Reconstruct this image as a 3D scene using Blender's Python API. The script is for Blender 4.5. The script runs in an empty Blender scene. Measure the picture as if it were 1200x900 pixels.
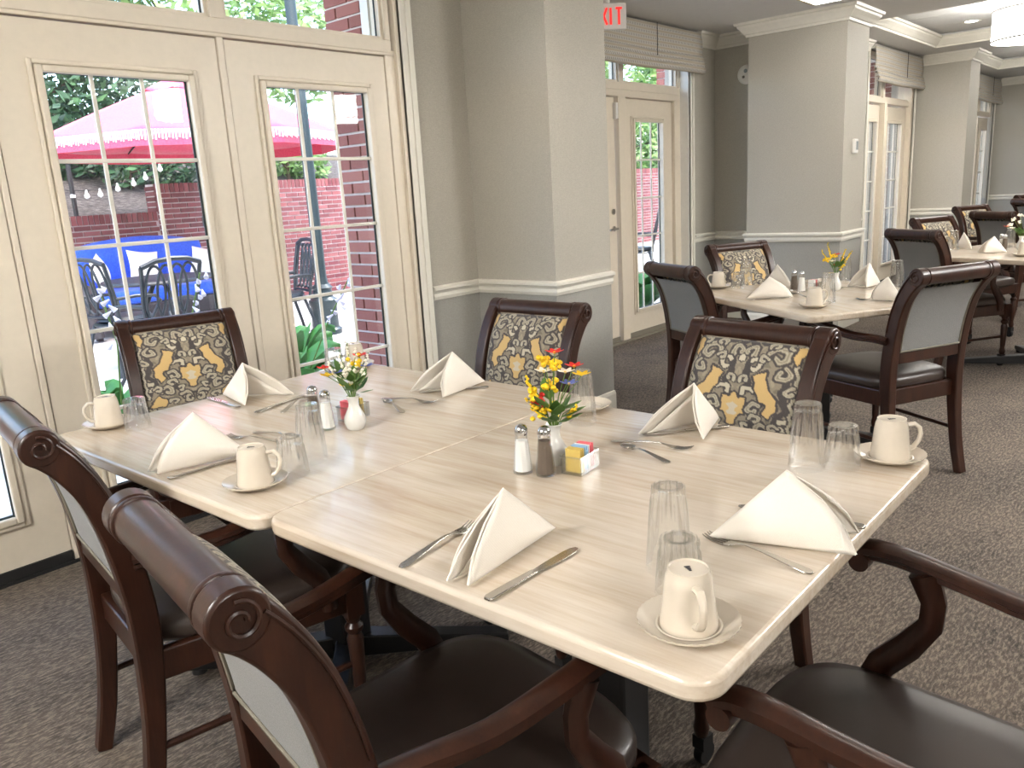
import bpy, math, random
import numpy as np
from mathutils import Vector, Matrix
random.seed(7); rng = np.random.default_rng(7)
PI = math.pi; R = math.radians
sc = bpy.context.scene; col = sc.collection

# ------------------------------------------------------------------ camera
YAW, PITCH, ROLL, FPX, CAMZ = R(48.517), R(13.398), R(3.358), 941.7, 1.327
fw = Vector((math.sin(YAW)*math.cos(PITCH), math.cos(YAW)*math.cos(PITCH), -math.sin(PITCH)))
rt = Vector((math.cos(YAW), -math.sin(YAW), 0)); dn = fw.cross(rt)
r2 = rt*math.cos(ROLL) + dn*math.sin(ROLL); d2 = -rt*math.sin(ROLL) + dn*math.cos(ROLL)
cd = bpy.data.cameras.new('camera'); cam = bpy.data.objects.new('camera', cd); col.objects.link(cam)
cam.matrix_world = Matrix(((r2.x, -d2.x, -fw.x, 0), (r2.y, -d2.y, -fw.y, 0), (r2.z, -d2.z, -fw.z, CAMZ), (0, 0, 0, 1)))
cd.sensor_width = 36; cd.lens = FPX/1200*36; cd.clip_start = 0.02; cd.clip_end = 200
sc.camera = cam
# ------------------------------------------------------------------ sky, sun, exposure
w = bpy.data.worlds.new('world'); sc.world = w; w.use_nodes = True
wn = w.node_tree.nodes; wl = w.node_tree.links
sky = wn.new('ShaderNodeTexSky'); sky.sky_type = 'NISHITA'; sky.sun_disc = False
sky.sun_elevation = R(58); sky.sun_rotation = R(200); sky.air_density = 1.0; sky.dust_density = 2.5
wl.new(sky.outputs[0], wn['Background'].inputs[0]); wn['Background'].inputs[1].default_value = 0.72
sd = bpy.data.lights.new('sun', 'SUN'); sd.energy = 2.6; sd.angle = R(2); sd.color = (1, .95, .87)
so = bpy.data.objects.new('sun', sd); col.objects.link(so)
so.rotation_euler = Vector((-.75, -.12, -1.0)).to_track_quat('-Z', 'Y').to_euler()
sc.view_settings.view_transform = 'Standard'; sc.view_settings.look = 'None'
sc.view_settings.exposure = 0.90; sc.view_settings.gamma = 1.0; sc.view_settings.use_curve_mapping = False
LAMP = 1.5

# ------------------------------------------------------------------ materials
def srgb(r, g, b):
    f = lambda c: (c/255/12.92) if c/255 <= .04045 else ((c/255+.055)/1.055)**2.4
    return (f(r), f(g), f(b), 1)
class NT:
    def __init__(s, name):
        s.m = bpy.data.materials.new(name); s.m.use_nodes = True
        s.n = s.m.node_tree.nodes; s.l = s.m.node_tree.links; s.b = s.n['Principled BSDF']
    def add(s, t, **k):
        n = s.n.new(t)
        for a, v in k.items(): setattr(n, a, v)
        return n
    def set(s, n, i, v):
        if isinstance(v, bpy.types.NodeSocket): s.l.new(v, n.inputs[i])
        else: n.inputs[i].default_value = v
    def tex(s, kind='Object', scale=(1, 1, 1), rot=(0, 0, 0)):
        tc = s.add('ShaderNodeTexCoord'); mp = s.add('ShaderNodeMapping')
        s.l.new(tc.outputs[kind], mp.inputs[0]); mp.inputs['Scale'].default_value = scale; mp.inputs['Rotation'].default_value = rot
        return mp.outputs[0]
    def noise(s, vec, sc_, det=4, rough=.55):
        n = s.add('ShaderNodeTexNoise'); s.l.new(vec, n.inputs['Vector'])
        n.inputs['Scale'].default_value = sc_; n.inputs['Detail'].default_value = det; n.inputs['Roughness'].default_value = rough
        return n.outputs['Fac']
    def ramp(s, fac, *stops):
        n = s.add('ShaderNodeValToRGB'); s.l.new(fac, n.inputs[0]); e = n.color_ramp.elements
        e[0].position, e[0].color = stops[0]; e[1].position, e[1].color = stops[-1]
        for p, c in stops[1:-1]:
            x = e.new(p); x.color = c
        return n.outputs[0]
    def mix(s, f, a, b, mode='MIX'):
        n = s.add('ShaderNodeMix', data_type='RGBA', blend_type=mode)
        s.set(n, 0, f); s.set(n, 6, a); s.set(n, 7, b); return n.outputs[2]
    def bump(s, h, st=.2, d=.01):
        n = s.add('ShaderNodeBump'); s.l.new(h, n.inputs['Height']); n.inputs['Strength'].default_value = st; n.inputs['Distance'].default_value = d
        s.l.new(n.outputs[0], s.b.inputs['Normal'])
    def fin(s, c=None, rough=.5, **k):
        if c is not None: s.set(s.b, 'Base Color', c)
        s.set(s.b, 'Roughness', rough)
        for a, v in k.items(): s.set(s.b, a.replace('_', ' '), v)
        return s.m
M = {}
def plain(n, c, rough=.5, **k):
    t = NT(n); vec = t.tex(); f = t.noise(vec, 30, 2)
    dark = tuple(x*.9 for x in c[:3])+(1,)
    M[n] = t.fin(t.mix(f, dark, c), rough, **k); return M[n]
def m_wood():
    t = NT('cherry_wood'); v = t.tex(scale=(3, 3, .6)); f = t.noise(v, 9, 6); g = t.noise(t.tex(scale=(60, 60, 4)), 3, 3)
    c = t.ramp(f, (.3, srgb(37, 18, 11)), (.55, srgb(52, 27, 17)), (.8, srgb(71, 40, 26)))
    c = t.mix(.25, c, t.ramp(g, (.35, srgb(30, 15, 10)), (.7, srgb(66, 37, 24))))
    M['wood'] = t.fin(c, .34, Coat_Weight=.12, Coat_Roughness=.15, Specular_IOR_Level=.4)
def m_table():
    t = NT('travertine_laminate'); v = t.tex(scale=(9, .9, 9)); f = t.noise(v, 2.2, 8, .6)
    h = t.noise(t.tex(scale=(40, 2.2, 40)), 2.0, 5, .6); g = t.noise(t.tex(scale=(3, .8, 3)), 1.3, 3)
    c = t.ramp(f, (.28, srgb(171, 149, 124)), (.43, srgb(194, 177, 154)), (.60, srgb(210, 199, 183)), (.8, srgb(192, 175, 153)))
    c = t.mix(.38, c, t.ramp(h, (.32, srgb(167, 145, 120)), (.62, srgb(215, 206, 192))))
    c = t.mix(.3, c, t.ramp(g, (.3, srgb(184, 163, 140)), (.7, srgb(213, 203, 188))))
    M['table'] = t.fin(c, .22, Coat_Weight=.15, Coat_Roughness=.08)
def m_carpet():
    t = NT('loop_carpet'); A = R(28)
    a = t.noise(t.tex(scale=(1, 1.6, 1), rot=(0, 0, A)), 2.2, 5, .65)
    s1 = t.noise(t.tex(scale=(22, 72, 1), rot=(0, 0, A)), 1.7, 3, .75)
    s2 = t.noise(t.tex(scale=(8, 30, 1), rot=(0, 0, A)), 2.0, 5, .75)
    c = t.ramp(s1, (.38, srgb(33, 30, 29)), (.5, srgb(85, 77, 70)), (.60, srgb(151, 137, 123)))
    c2 = t.ramp(s2, (.38, srgb(54, 48, 43)), (.62, srgb(132, 118, 104)))
    c = t.mix(.35, c, c2); c = t.mix(.28, c, t.ramp(a, (.38, srgb(58, 52, 46)), (.62, srgb(118, 104, 90))))
    t.bump(s1, .8, .006); M['carpet'] = t.fin(c, .95)
def m_wall():
    t = NT('woven_wallcovering'); tc = t.add('ShaderNodeNewGeometry'); sp = t.add('ShaderNodeSeparateXYZ'); t.l.new(tc.outputs['Position'], sp.inputs[0])
    lt = t.add('ShaderNodeMath', operation='LESS_THAN'); t.l.new(sp.outputs[2], lt.inputs[0]); lt.inputs[1].default_value = .80
    g = t.noise(t.tex(scale=(1, 1, 4)), 90, 3, .7); g2 = t.noise(t.tex(scale=(6, 6, 1)), 50, 3, .7)
    up = t.ramp(g, (.3, srgb(166, 161, 149)), (.7, srgb(188, 183, 171))); lo = t.ramp(g, (.3, srgb(148, 147, 141)), (.7, srgb(168, 167, 161)))
    c = t.mix(lt.outputs[0], up, lo); c = t.mix(.2, c, t.ramp(g2, (.3, srgb(150, 146, 134)), (.7, srgb(184, 180, 168))))
    t.bump(g2, .12, .003); M['wall'] = t.fin(c, .62)
def m_fabric(n, c1, c2, sc_=500):
    t = NT(n); v = t.tex(); f = t.noise(v, sc_, 2, .7); k = t.add('ShaderNodeTexWave', wave_type='BANDS'); t.l.new(t.tex(rot=(0, R(40), R(40))), k.inputs[0]); k.inputs['Scale'].default_value = 130
    c = t.mix(.3, t.ramp(f, (.35, c1), (.65, c2)), t.mix(k.outputs['Fac'], c1, c2)); t.bump(f, .25, .002)
    M[n] = t.fin(c, .85, Sheen_Weight=.2)
def m_attr():
    t = NT('damask_fabric'); a = t.add('ShaderNodeVertexColor', layer_name='weave'); f = t.noise(t.tex(scale=(1, 1, 3)), 700, 2, .7)
    c = t.mix(.10, a.outputs[0], t.ramp(f, (.35, (.02, .02, .02, 1)), (.65, (.6, .55, .46, 1)))); t.bump(f, .25, .002)
    M['damask'] = t.fin(c, .75, Sheen_Weight=.15)
def m_glass(n, tint, ior=1.45, boost=1.0):
    t = NT(n); t.n.remove(t.b); out = [x for x in t.n if x.type == 'OUTPUT_MATERIAL'][0]
    tr = t.add('ShaderNodeBsdfTransparent'); tr.inputs[0].default_value = tint
    gl = t.add('ShaderNodeBsdfGlossy'); gl.inputs['Roughness'].default_value = .02; gl.inputs[0].default_value = (1, 1, 1, 1)
    lw = t.add('ShaderNodeLayerWeight'); lw.inputs[0].default_value = .5
    pw = t.add('ShaderNodeMath', operation='POWER'); t.l.new(lw.outputs['Facing'], pw.inputs[0]); pw.inputs[1].default_value = 4.0
    mu = t.add('ShaderNodeMath', operation='MULTIPLY_ADD', use_clamp=True); t.l.new(pw.outputs[0], mu.inputs[0]); mu.inputs[1].default_value = .75*boost; mu.inputs[2].default_value = .04*boost
    mx = t.add('ShaderNodeMixShader'); t.l.new(mu.outputs[0], mx.inputs[0]); t.l.new(tr.outputs[0], mx.inputs[1]); t.l.new(gl.outputs[0], mx.inputs[2])
    t.l.new(mx.outputs[0], out.inputs[0]); M[n] = t.m
def m_tumbler():
    m_glass('tumbler_glass', (.99, .995, .99, 1), 1.5, .8); m = M['tumbler_glass']; n = m.node_tree.nodes; l = m.node_tree.links
    out = [x for x in n if x.type == 'OUTPUT_MATERIAL'][0]; old = out.inputs[0].links[0].from_socket
    g = n.new('ShaderNodeBsdfGlass'); g.inputs['IOR'].default_value = 1.45; g.inputs['Roughness'].default_value = 0.0
    mx = n.new('ShaderNodeMixShader'); mx.inputs[0].default_value = .32; l.new(old, mx.inputs[1]); l.new(g.outputs[0], mx.inputs[2]); l.new(mx.outputs[0], out.inputs[0])
def m_emit(n, c, s):
    t = NT(n); t.fin((.9, .9, .88, 1), .5); t.set(t.b, 'Emission Color', c); t.set(t.b, 'Emission Strength', s); M[n] = t.m
def m_leaf(n, cs, trans=.25):
    t = NT(n); g = t.add('ShaderNodeNewGeometry'); c = t.ramp(g.outputs['Random Per Island'], *[(i/(len(cs)-1), k) for i, k in enumerate(cs)])
    M[n] = t.fin(c, .5); out = [x for x in t.n if x.type == 'OUTPUT_MATERIAL'][0]
    tl = t.add('ShaderNodeBsdfTranslucent'); t.l.new(c, tl.inputs[0]); mx = t.add('ShaderNodeMixShader'); mx.inputs[0].default_value = trans
    t.l.new(t.b.outputs[0], mx.inputs[1]); t.l.new(tl.outputs[0], mx.inputs[2]); t.l.new(mx.outputs[0], out.inputs[0])
def m_brick(n, cs):
    t = NT(n); o = t.add('ShaderNodeObjectInfo'); g = t.add('ShaderNodeNewGeometry')
    ad = t.add('ShaderNodeMath', operation='ADD'); t.l.new(o.outputs['Random'], ad.inputs[0]); t.l.new(g.outputs['Random Per Island'], ad.inputs[1])
    fr = t.add('ShaderNodeMath', operation='FRACT'); t.l.new(ad.outputs[0], fr.inputs[0])
    c = t.ramp(fr.outputs[0], *[(i/(len(cs)-1), k) for i, k in enumerate(cs)])
    f = t.noise(t.tex('Generated'), 18, 4); c = t.mix(t.ramp(f, (.4, (0, 0, 0, 1)), (.8, (.3, .3, .3, 1))), c, srgb(178, 130, 118)); t.bump(f, .3, .004)
    M[n] = t.fin(c, .85)
def m_mulch():
    t = NT('mulch'); f = t.noise(t.tex(scale=(1, 2, 1)), 14, 6, .75); c = t.ramp(f, (.35, srgb(33, 27, 26)), (.5, srgb(75, 66, 62)), (.68, srgb(121, 112, 108))); t.bump(f, 1.0, .03); M['mulch'] = t.fin(c, .95)
m_mulch()
m_wood(); m_table(); m_carpet(); m_wall(); m_attr()
m_fabric('grey_fabric', srgb(98, 98, 97), srgb(134, 133, 131))
m_fabric('cream_fabric', srgb(176, 168, 150), srgb(206, 200, 184))
m_fabric('napkin', srgb(226, 218, 205), srgb(238, 231, 220), 900)
m_fabric('shade_fabric', srgb(176, 168, 154), srgb(206, 200, 190), 200)
m_fabric('blue_fabric', srgb(24, 70, 190), srgb(54, 108, 226), 60)
m_fabric('pillow_fabric', srgb(238, 232, 205), srgb(252, 248, 230), 90)
m_fabric('red_canvas', srgb(206, 58, 88), srgb(224, 84, 112), 60)
plain('vinyl', srgb(58, 48, 43), .36); plain('door_paint', srgb(226, 215, 196), .38); plain('trim_paint', srgb(232, 228, 216), .4)
plain('ceiling_paint', srgb(222, 221, 219), .8); plain('black_metal', srgb(22, 22, 24), .4); plain('dark_rubber', srgb(26, 25, 25), .7)
plain('ceramic', srgb(212, 201, 184), .2, Coat_Weight=.15); plain('white_ceramic', srgb(214, 212, 206), .12, Coat_Weight=.4)
plain('steel', srgb(190, 186, 180), .17, Metallic=1.0); plain('chrome', srgb(205, 205, 205), .1, Metallic=1.0); plain('brass', srgb(150, 112, 60), .3, Metallic=1.0)
plain('salt_fill', srgb(244, 242, 238), .9); plain('pepper_fill', srgb(112, 98, 86), .95); plain('ink', srgb(38, 36, 40), .6)
plain('white_plastic', srgb(232, 230, 224), .4); plain('lcd', srgb(140, 150, 150), .3); plain('concrete', srgb(196, 194, 190), .8)
None; plain('mortar', srgb(226, 218, 214), .9); plain('iron_paint', srgb(34, 40, 46), .42); plain('post_paint', srgb(40, 54, 58), .4)
plain('wicker', srgb(62, 56, 58), .6); plain('yellow_petal', srgb(246, 205, 30), .6); plain('red_petal', srgb(214, 38, 30), .6); plain('white_petal', srgb(246, 240, 222), .6)
plain('blue_petal', srgb(86, 100, 170), .6); plain('stem_green', srgb(92, 122, 48), .6); plain('packet_yellow', srgb(204, 176, 92), .6); plain('packet_blue', srgb(150, 190, 222), .6)
plain('packet_white', srgb(240, 238, 234), .6); plain('packet_pink', srgb(236, 110, 120), .6); plain('fringe', srgb(226, 218, 222), .9); plain('bark', srgb(84, 68, 56), .9)
plain('welt', srgb(118, 112, 98), .8); plain('plinth', srgb(128, 122, 108), .5); plain('fixture_frame', srgb(214, 196, 160), .5); plain('lilac_petal', srgb(232, 228, 244), .6)
m_glass('pane_glass', (.97, .985, .98, 1), 1.45, .75); m_tumbler(); m_glass('acrylic', (.86, .88, .88, 1), 1.45, 2.4); m_glass('clear_plastic', (.985, .985, .985, 1), 1.45, .9)
m_emit('lamp_shade', (1, .97, .92, 1), 9.0); m_emit('fill_lamp_shade', (1, .985, .96, 1), 29.0); m_emit('lamp_disc', (1, .9, .75, 1), 14); plain('exit_red', srgb(190, 20, 16), .5, Emission_Color=(1, .02, .015, 1), Emission_Strength=.75); m_emit('bulb_glass', (1, 1, 1, 1), .25)  # the stronger shade glow serves only the added, unseen fill drums
m_leaf('foliage_dark', (srgb(28, 52, 40), srgb(56, 90, 60), srgb(92, 128, 84), srgb(34, 66, 56)))
m_leaf('foliage_light', (srgb(84, 120, 64), srgb(130, 166, 92), srgb(178, 204, 134), srgb(108, 146, 92)), .4)
m_leaf('hosta_leaf', (srgb(52, 116, 44), srgb(88, 158, 60), srgb(70, 130, 66), srgb(120, 180, 72)), .3)
m_leaf('bouquet_leaf', (srgb(62, 98, 40), srgb(92, 130, 58), srgb(46, 84, 46)), .2)
m_brick('brick_clay', (srgb(132, 74, 66), srgb(156, 94, 84), srgb(124, 70, 64), srgb(166, 106, 94)))
m_brick('brick_far', (srgb(106, 50, 54), srgb(130, 68, 70), srgb(98, 46, 52), srgb(136, 78, 80)))

# ------------------------------------------------------------------ mesh building
class G:
    def __init__(s): s.v = []; s.f = []
    def add(s, vs, fs):
        o = len(s.v); s.v += [tuple(v) for v in vs]; s.f += [tuple(i+o for i in f) for f in fs]; return s
    def box(s, x0, x1, y0, y1, z0, z1):
        return s.add([(x0, y0, z0), (x1, y0, z0), (x1, y1, z0), (x0, y1, z0), (x0, y0, z1), (x1, y0, z1), (x1, y1, z1), (x0, y1, z1)],
                     [(0, 3, 2, 1), (4, 5, 6, 7), (0, 1, 5, 4), (1, 2, 6, 5), (2, 3, 7, 6), (3, 0, 4, 7)])
    def prism(s, pts, axis, a, b):
        n = len(pts); mk = {'x': lambda p, t: (t, p[0], p[1]), 'y': lambda p, t: (p[0], t, p[1]), 'z': lambda p, t: (p[0], p[1], t)}[axis]
        return s.add([mk(p, a) for p in pts]+[mk(p, b) for p in pts],
                     [tuple(range(n))[::-1], tuple(range(n, 2*n))]+[(i, (i+1) % n, n+(i+1) % n, n+i) for i in range(n)])
    def lathe(s, prof, n=24, c=(0, 0, 0), axis='z', flute=0, nf=12, close=True):
        vs = []; fs = []; m = len(prof)
        for i in range(n):
            a = 2*PI*i/n
            for j, p in enumerate(prof):
                r, z = p[0], p[1]; fl = p[2] if len(p) > 2 else 0
                r = r*(1-flute*fl*(.5+.5*math.cos(nf*a)))
                x, y = r*math.cos(a), r*math.sin(a)
                vs.append((c[0]+x, c[1]+y, c[2]+z) if axis == 'z' else ((c[0]+z, c[1]+x, c[2]+y) if axis == 'x' else (c[0]+y, c[1]+z, c[2]+x)))
        for i in range(n):
            k = (i+1) % n
            for j in range(m-1): fs.append((i*m+j, k*m+j, k*m+j+1, i*m+j+1))
        if close:
            if prof[0][0] > 1e-6: fs.append(tuple(i*m for i in range(n))[::-1])
            if prof[-1][0] > 1e-6: fs.append(tuple(i*m+m-1 for i in range(n)))
        return s.add(vs, fs)
    def tube(s, pts, rad, n=8, flat=None, up=(0, 0, 1)):
        P = [Vector(p) for p in pts]; m = len(P); vs = []; fs = []
        for i, p in enumerate(P):
            t = (P[min(i+1, m-1)]-P[max(i-1, 0)]).normalized(); u = Vector(up)
            a = t.cross(u)
            if a.length < 1e-3: a = t.cross(Vector((1, 0, 0)))
            a.normalize(); b = a.cross(t); r = rad[i] if hasattr(rad, '__len__') else rad
            ra, rb = (r, r) if flat is None else (r, r*flat)
            for k in range(n):
                q = 2*PI*(k+.5)/n; vs.append(p+a*ra*math.cos(q)+b*rb*math.sin(q))
        for i in range(m-1):
            for k in range(n):
                l = (k+1) % n; fs.append((i*n+k, i*n+l, (i+1)*n+l, (i+1)*n+k))
        fs += [tuple(range(n))[::-1], tuple((m-1)*n+k for k in range(n))]
        return s.add(vs, fs)
    def grid(s, fn, nu, nv):
        vs = [fn(i/nu, j/nv) for j in range(nv+1) for i in range(nu+1)]
        return s.add(vs, [(j*(nu+1)+i, j*(nu+1)+i+1, (j+1)*(nu+1)+i+1, (j+1)*(nu+1)+i) for j in range(nv) for i in range(nu)])
    def mesh(s, name, mat, smooth=False):
        me = bpy.data.meshes.new(name); me.from_pydata(s.v, [], s.f); me.update()
        if mat: me.materials.append(M[mat] if isinstance(mat, str) else mat)
        if smooth:
            me.polygons.foreach_set('use_smooth', [True]*len(me.polygons))
            if smooth is True or smooth < 180: me.set_sharp_from_angle(angle=R(38 if smooth is True else smooth))
        return me
    def ob(s, name, mat, parent=None, smooth=False, bevel=0, seg=2, solid=0, sub=0, **props):
        o = bpy.data.objects.new(name, s.mesh(name, mat, smooth)); link(o, parent)
        if sub: md = o.modifiers.new('sub', 'SUBSURF'); md.levels = md.render_levels = sub
        if solid: md = o.modifiers.new('solid', 'SOLIDIFY'); md.thickness = solid; md.offset = 0
        if bevel: md = o.modifiers.new('bevel', 'BEVEL'); md.width = bevel; md.segments = seg; md.limit_method = 'ANGLE'
        for k, v in props.items(): o[k] = v
        return o
def link(o, parent=None):
    col.objects.link(o)
    if parent: o.parent = parent
    return o
def thing(name, label, cat, loc=(0, 0, 0), rz=0, group=None):
    o = bpy.data.objects.new(name, None); o.empty_display_size = .05; col.objects.link(o)
    o.location = loc; o.rotation_euler = (0, 0, rz); return tag(o, label, cat, group)
def tag(o, label, cat, group=None):
    o['label'] = label; o['category'] = cat
    if group: o['group'] = group
    return o
def place(o, loc, rz=0): o.location = loc; o.rotation_euler = (0, 0, rz); return o
def dup(root, loc, rz, label, group=None):
    r = root.copy(); col.objects.link(r); place(r, loc, rz); r['label'] = label
    if group: r['group'] = group
    for ch in [o for o in bpy.data.objects if o.parent == root]:
        c = ch.copy(); col.objects.link(c); c.parent = r
        for g in [o for o in bpy.data.objects if o.parent == ch]:
            d = g.copy(); col.objects.link(d); d.parent = c
    return r
def struct(o): o['kind'] = 'structure'; return o

# ================================================================== SETTING
YW, ZC = 3.274, 2.62
def wall(name, boxes, mat='wall'):
    g = G()
    for b in boxes: g.box(*b)
    return struct(g.ob(name, mat))
struct(G().box(-2.6, 18.2, -5.2, 4.0, -.12, 0).ob('floor', 'carpet'))
wall('wall_window', [(-2.6, .06, YW, 3.52, 0, 2.9), (3.0, 3.5, YW, 3.52, 0, 2.9), (.06, 3.0, YW, 3.52, 2.56, 2.9)])
wall('wall_near_column', [(3.459, 3.989, 2.695, 3.98, 0, ZC)])
wall('wall_exit', [(3.989, 4.90, 3.74, 3.99, 0, 2.9), (6.87, 7.6, 3.74, 3.99, 0, 2.9), (4.90, 6.87, 3.74, 3.99, 2.50, 2.9)])
wall('wall_exit_return', [(7.36, 7.6, 2.95, 3.74, 0, 2.9)])
wall('wall_middle_column', [(7.02, 7.545, 2.415, 3.25, 0, ZC)])
wall('wall_bay', [(7.545, 9.22, 2.95, 3.2, 0, 2.9), (10.90, 11.0, 2.95, 3.2, 0, 2.9), (9.22, 10.90, 2.95, 3.2, 2.56, 2.9)])
wall('wall_far_column', [(10.995, 11.47, 2.37, 3.2, 0, ZC)])
wall('wall_far_bay', [(11.47, 13.6, 2.9, 3.15, 0, 2.9), (15.1, 18.2, 2.9, 3.15, 0, 2.9), (13.6, 15.1, 2.9, 3.15, 2.56, 2.9)])
wall('wall_last_column', [(15.2, 15.7, 1.9, 2.95, 0, ZC)])
wall('wall_back', [(-2.6, 18.2, -5.2, -5.0, 0, 2.9)]); wall('wall_left', [(-2.6, -2.4, -5.0, YW, 0, 2.9)]); wall('wall_far', [(18.0, 18.2, -5.0, 3.0, 0, 2.9)])
g = G()
TR = [(7.95, 10.42), (11.25, 13.7)]; TY0, TY1, TZ = -1.0, 2.62, 2.76
g.box(-2.6, 18.2, TY1, 4.0, ZC, 2.9); g.box(-2.6, 18.2, -5.2, TY0, ZC, 2.9)
xs = [-2.6]+[x for t in TR for x in t]+[18.2]
for i in range(0, len(xs), 2): g.box(xs[i], xs[i+1], TY0, TY1, ZC, 2.9)
ceil = struct(g.ob('ceiling', 'ceiling_paint'))
g = G(); 
for a, b in TR: g.box(a-.05, b+.05, TY0-.05, TY1+.05, TZ+.012, 2.95)
g.ob('tray_backing', 'trim_paint', ceil)
tile = None
for a, b in TR:
    nx, ny = 4, 3; tx, ty = (b-a)/nx, (TY1-TY0)/ny
    for i in range(nx):
        for j in range(ny):
            if tile is None:
                tile = G().box(-tx/2+.006, tx/2-.006, -ty/2+.006, ty/2-.006, 0, .012).ob('ceiling_tile', 'ceiling_paint', ceil); o = tile
            else: o = tile.copy(); col.objects.link(o); o.parent = ceil
            o.location = (a+(i+.5)*tx, TY0+(j+.5)*ty, TZ)

def sweep(g, path, prof, z0, closed=False):
    P = [Vector(p) for p in path]; n = len(P); rings = []
    for i in range(n):
        a = P[i-1] if (i or closed) else None; b = P[(i+1) % n] if (i < n-1 or closed) else None
        ns = []
        for u, v in ((a, P[i]), (P[i], b)):
            if u is not None and v is not None:
                d = (v-u).normalized(); ns.append(Vector((d.y, -d.x)))
        m = ns[0] if len(ns) == 1 else (ns[0]+ns[1])/(1+ns[0].dot(ns[1]))
        rings.append([(P[i].x+m.x*d, P[i].y+m.y*d, z0+h) for d, h in prof])
    k = len(prof); fs = []
    for i in range(n if closed else n-1):
        j = (i+1) % n
        for q in range(k): fs.append((i*k+q, j*k+q, j*k+(q+1) % k, i*k+(q+1) % k))
    if not closed: fs += [tuple(range(k))[::-1], tuple((n-1)*k+q for q in range(k))]
    g.add([v for r in rings for v in r], fs)
RAIL = [(0, 0), (.012, 0), (.018, .018), (.014, .036), (.022, .048), (.032, .056), (.032, .070), (.012, .078), (0, .078)]
CROWN = [(0, 0), (.016, 0), (.02, .018), (.03, .022), (.048, .045), (.072, .072), (.078, .088), (.092, .092), (.098, .112), (0, .112)]
BASE = [(0, 0), (.014, 0), (.014, .095), (.008, .112), (0, .115)]
paths = {'near': [(3.075, YW), (3.459, YW), (3.459, 2.695), (3.989, 2.695)],
         'middle': [(6.925, 3.74), (7.36, 3.74), (7.36, 3.25), (7.02, 3.25), (7.02, 2.415), (7.545, 2.415), (7.545, 2.95), (9.15, 2.95)],
         'far': [(10.935, 2.95), (10.995, 2.95), (10.995, 2.37), (11.47, 2.37), (11.47, 2.9), (13.52, 2.9)],
         'last': [(15.18, 2.9), (15.2, 2.9), (15.2, 1.9), (15.7, 1.9), (15.7, 2.9), (17.9, 2.9)]}
k = 1
for side, p in paths.items():
    g = G(); sweep(g, p, RAIL, .765); struct(g.ob('trim_%d' % k, 'trim_paint')); k += 1
    g = G(); sweep(g, p, BASE, 0); struct(g.ob('baseboard_'+side, 'trim_paint'))
    g = G(); sweep(g, [p[0] if side != 'near' else (3.0, YW)]+p[1:], CROWN, ZC-.112); struct(g.ob('trim_%d' % k, 'trim_paint')); k += 1
for a, b in TR:
    g = G(); sweep(g, [(a, TY0), (a, TY1), (b, TY1), (b, TY0)], CROWN, ZC+.0, True); struct(g.ob('trim_%d' % k, 'trim_paint')); k += 1

# ------------------------------------------------------------------ french doors
pane_cache = {}
def box_part(name, mat, parent, b, bevel=0):
    g = G(); g.box(*b); return g.ob(name, mat, parent, bevel=bevel)
def glazed_door(name, x0, x1, y, gx0, gx1, gz0=.24, gz1=1.86, z0=.012, z1=2.03, cols=3, rows=5, th=.045, sweep_mat='dark_rubber', mun=.016):
    g = G(); g.box(x0, gx0, y, y+th, z0, z1); g.box(gx1, x1, y, y+th, z0, z1); g.box(gx0, gx1, y, y+th, z0, gz0); g.box(gx0, gx1, y, y+th, gz1, z1)
    d = struct(g.ob(name, 'door_paint'))
    for nm, (a, b, c, e), (dx, pr) in (('glazing_bead', (gx0-.035, gx1+.035, gz0-.035, gz1+.035), (.020, .012)), ('glazing_bead', (gx0-.013, gx1+.013, gz0-.013, gz1+.013), (.026, .024))):
        g = G(); sweep_rect(g, a, b, c, e, y, dx, pr); g.ob(nm, 'door_paint', d, bevel=.006)
    box_part('door_sweep', sweep_mat, d, (x0, x1, y-.012, y, z0, z0+.04))
    pw, ph = (gx1-gx0)/cols, (gz1-gz0)/rows
    key = (round(pw, 4), round(ph, 4))
    for i in range(cols):
        for j in range(rows):
            if key not in pane_cache: pane_cache[key] = G().box(-pw/2, pw/2, -.002, .002, -ph/2, ph/2).mesh('pane', 'pane_glass')
            o = bpy.data.objects.new('pane', pane_cache[key]); link(o, d); o.location = (gx0+(i+.5)*pw, y+.028, gz0+(j+.5)*ph)
    for i in range(1, cols): box_part('muntin', 'trim_paint', d, (gx0+i*pw-mun/2, gx0+i*pw+mun/2, y+.014, y+.025, gz0, gz1), .003)
    for j in range(1, rows): box_part('muntin', 'trim_paint', d, (gx0, gx1, y+.012, y+.024, gz0+j*ph-mun/2, gz0+j*ph+mun/2), .003)
    g = G(); sweep_rect(g, gx0, gx1, gz0, gz1, y+.034, .010, .004); g.ob('gasket', 'post_paint', d)
    return d
def sweep_rect(g, a, b, c, e, y, wd, pr):
    # picture-frame moulding around a rectangle in the xz plane, proud of y towards the room
    g.box(a, a+wd, y-pr, y, c, e); g.box(b-wd, b, y-pr, y, c, e); g.box(a+wd, b-wd, y-pr, y, c, c+wd); g.box(a+wd, b-wd, y-pr, y, e-wd, e)
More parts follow.
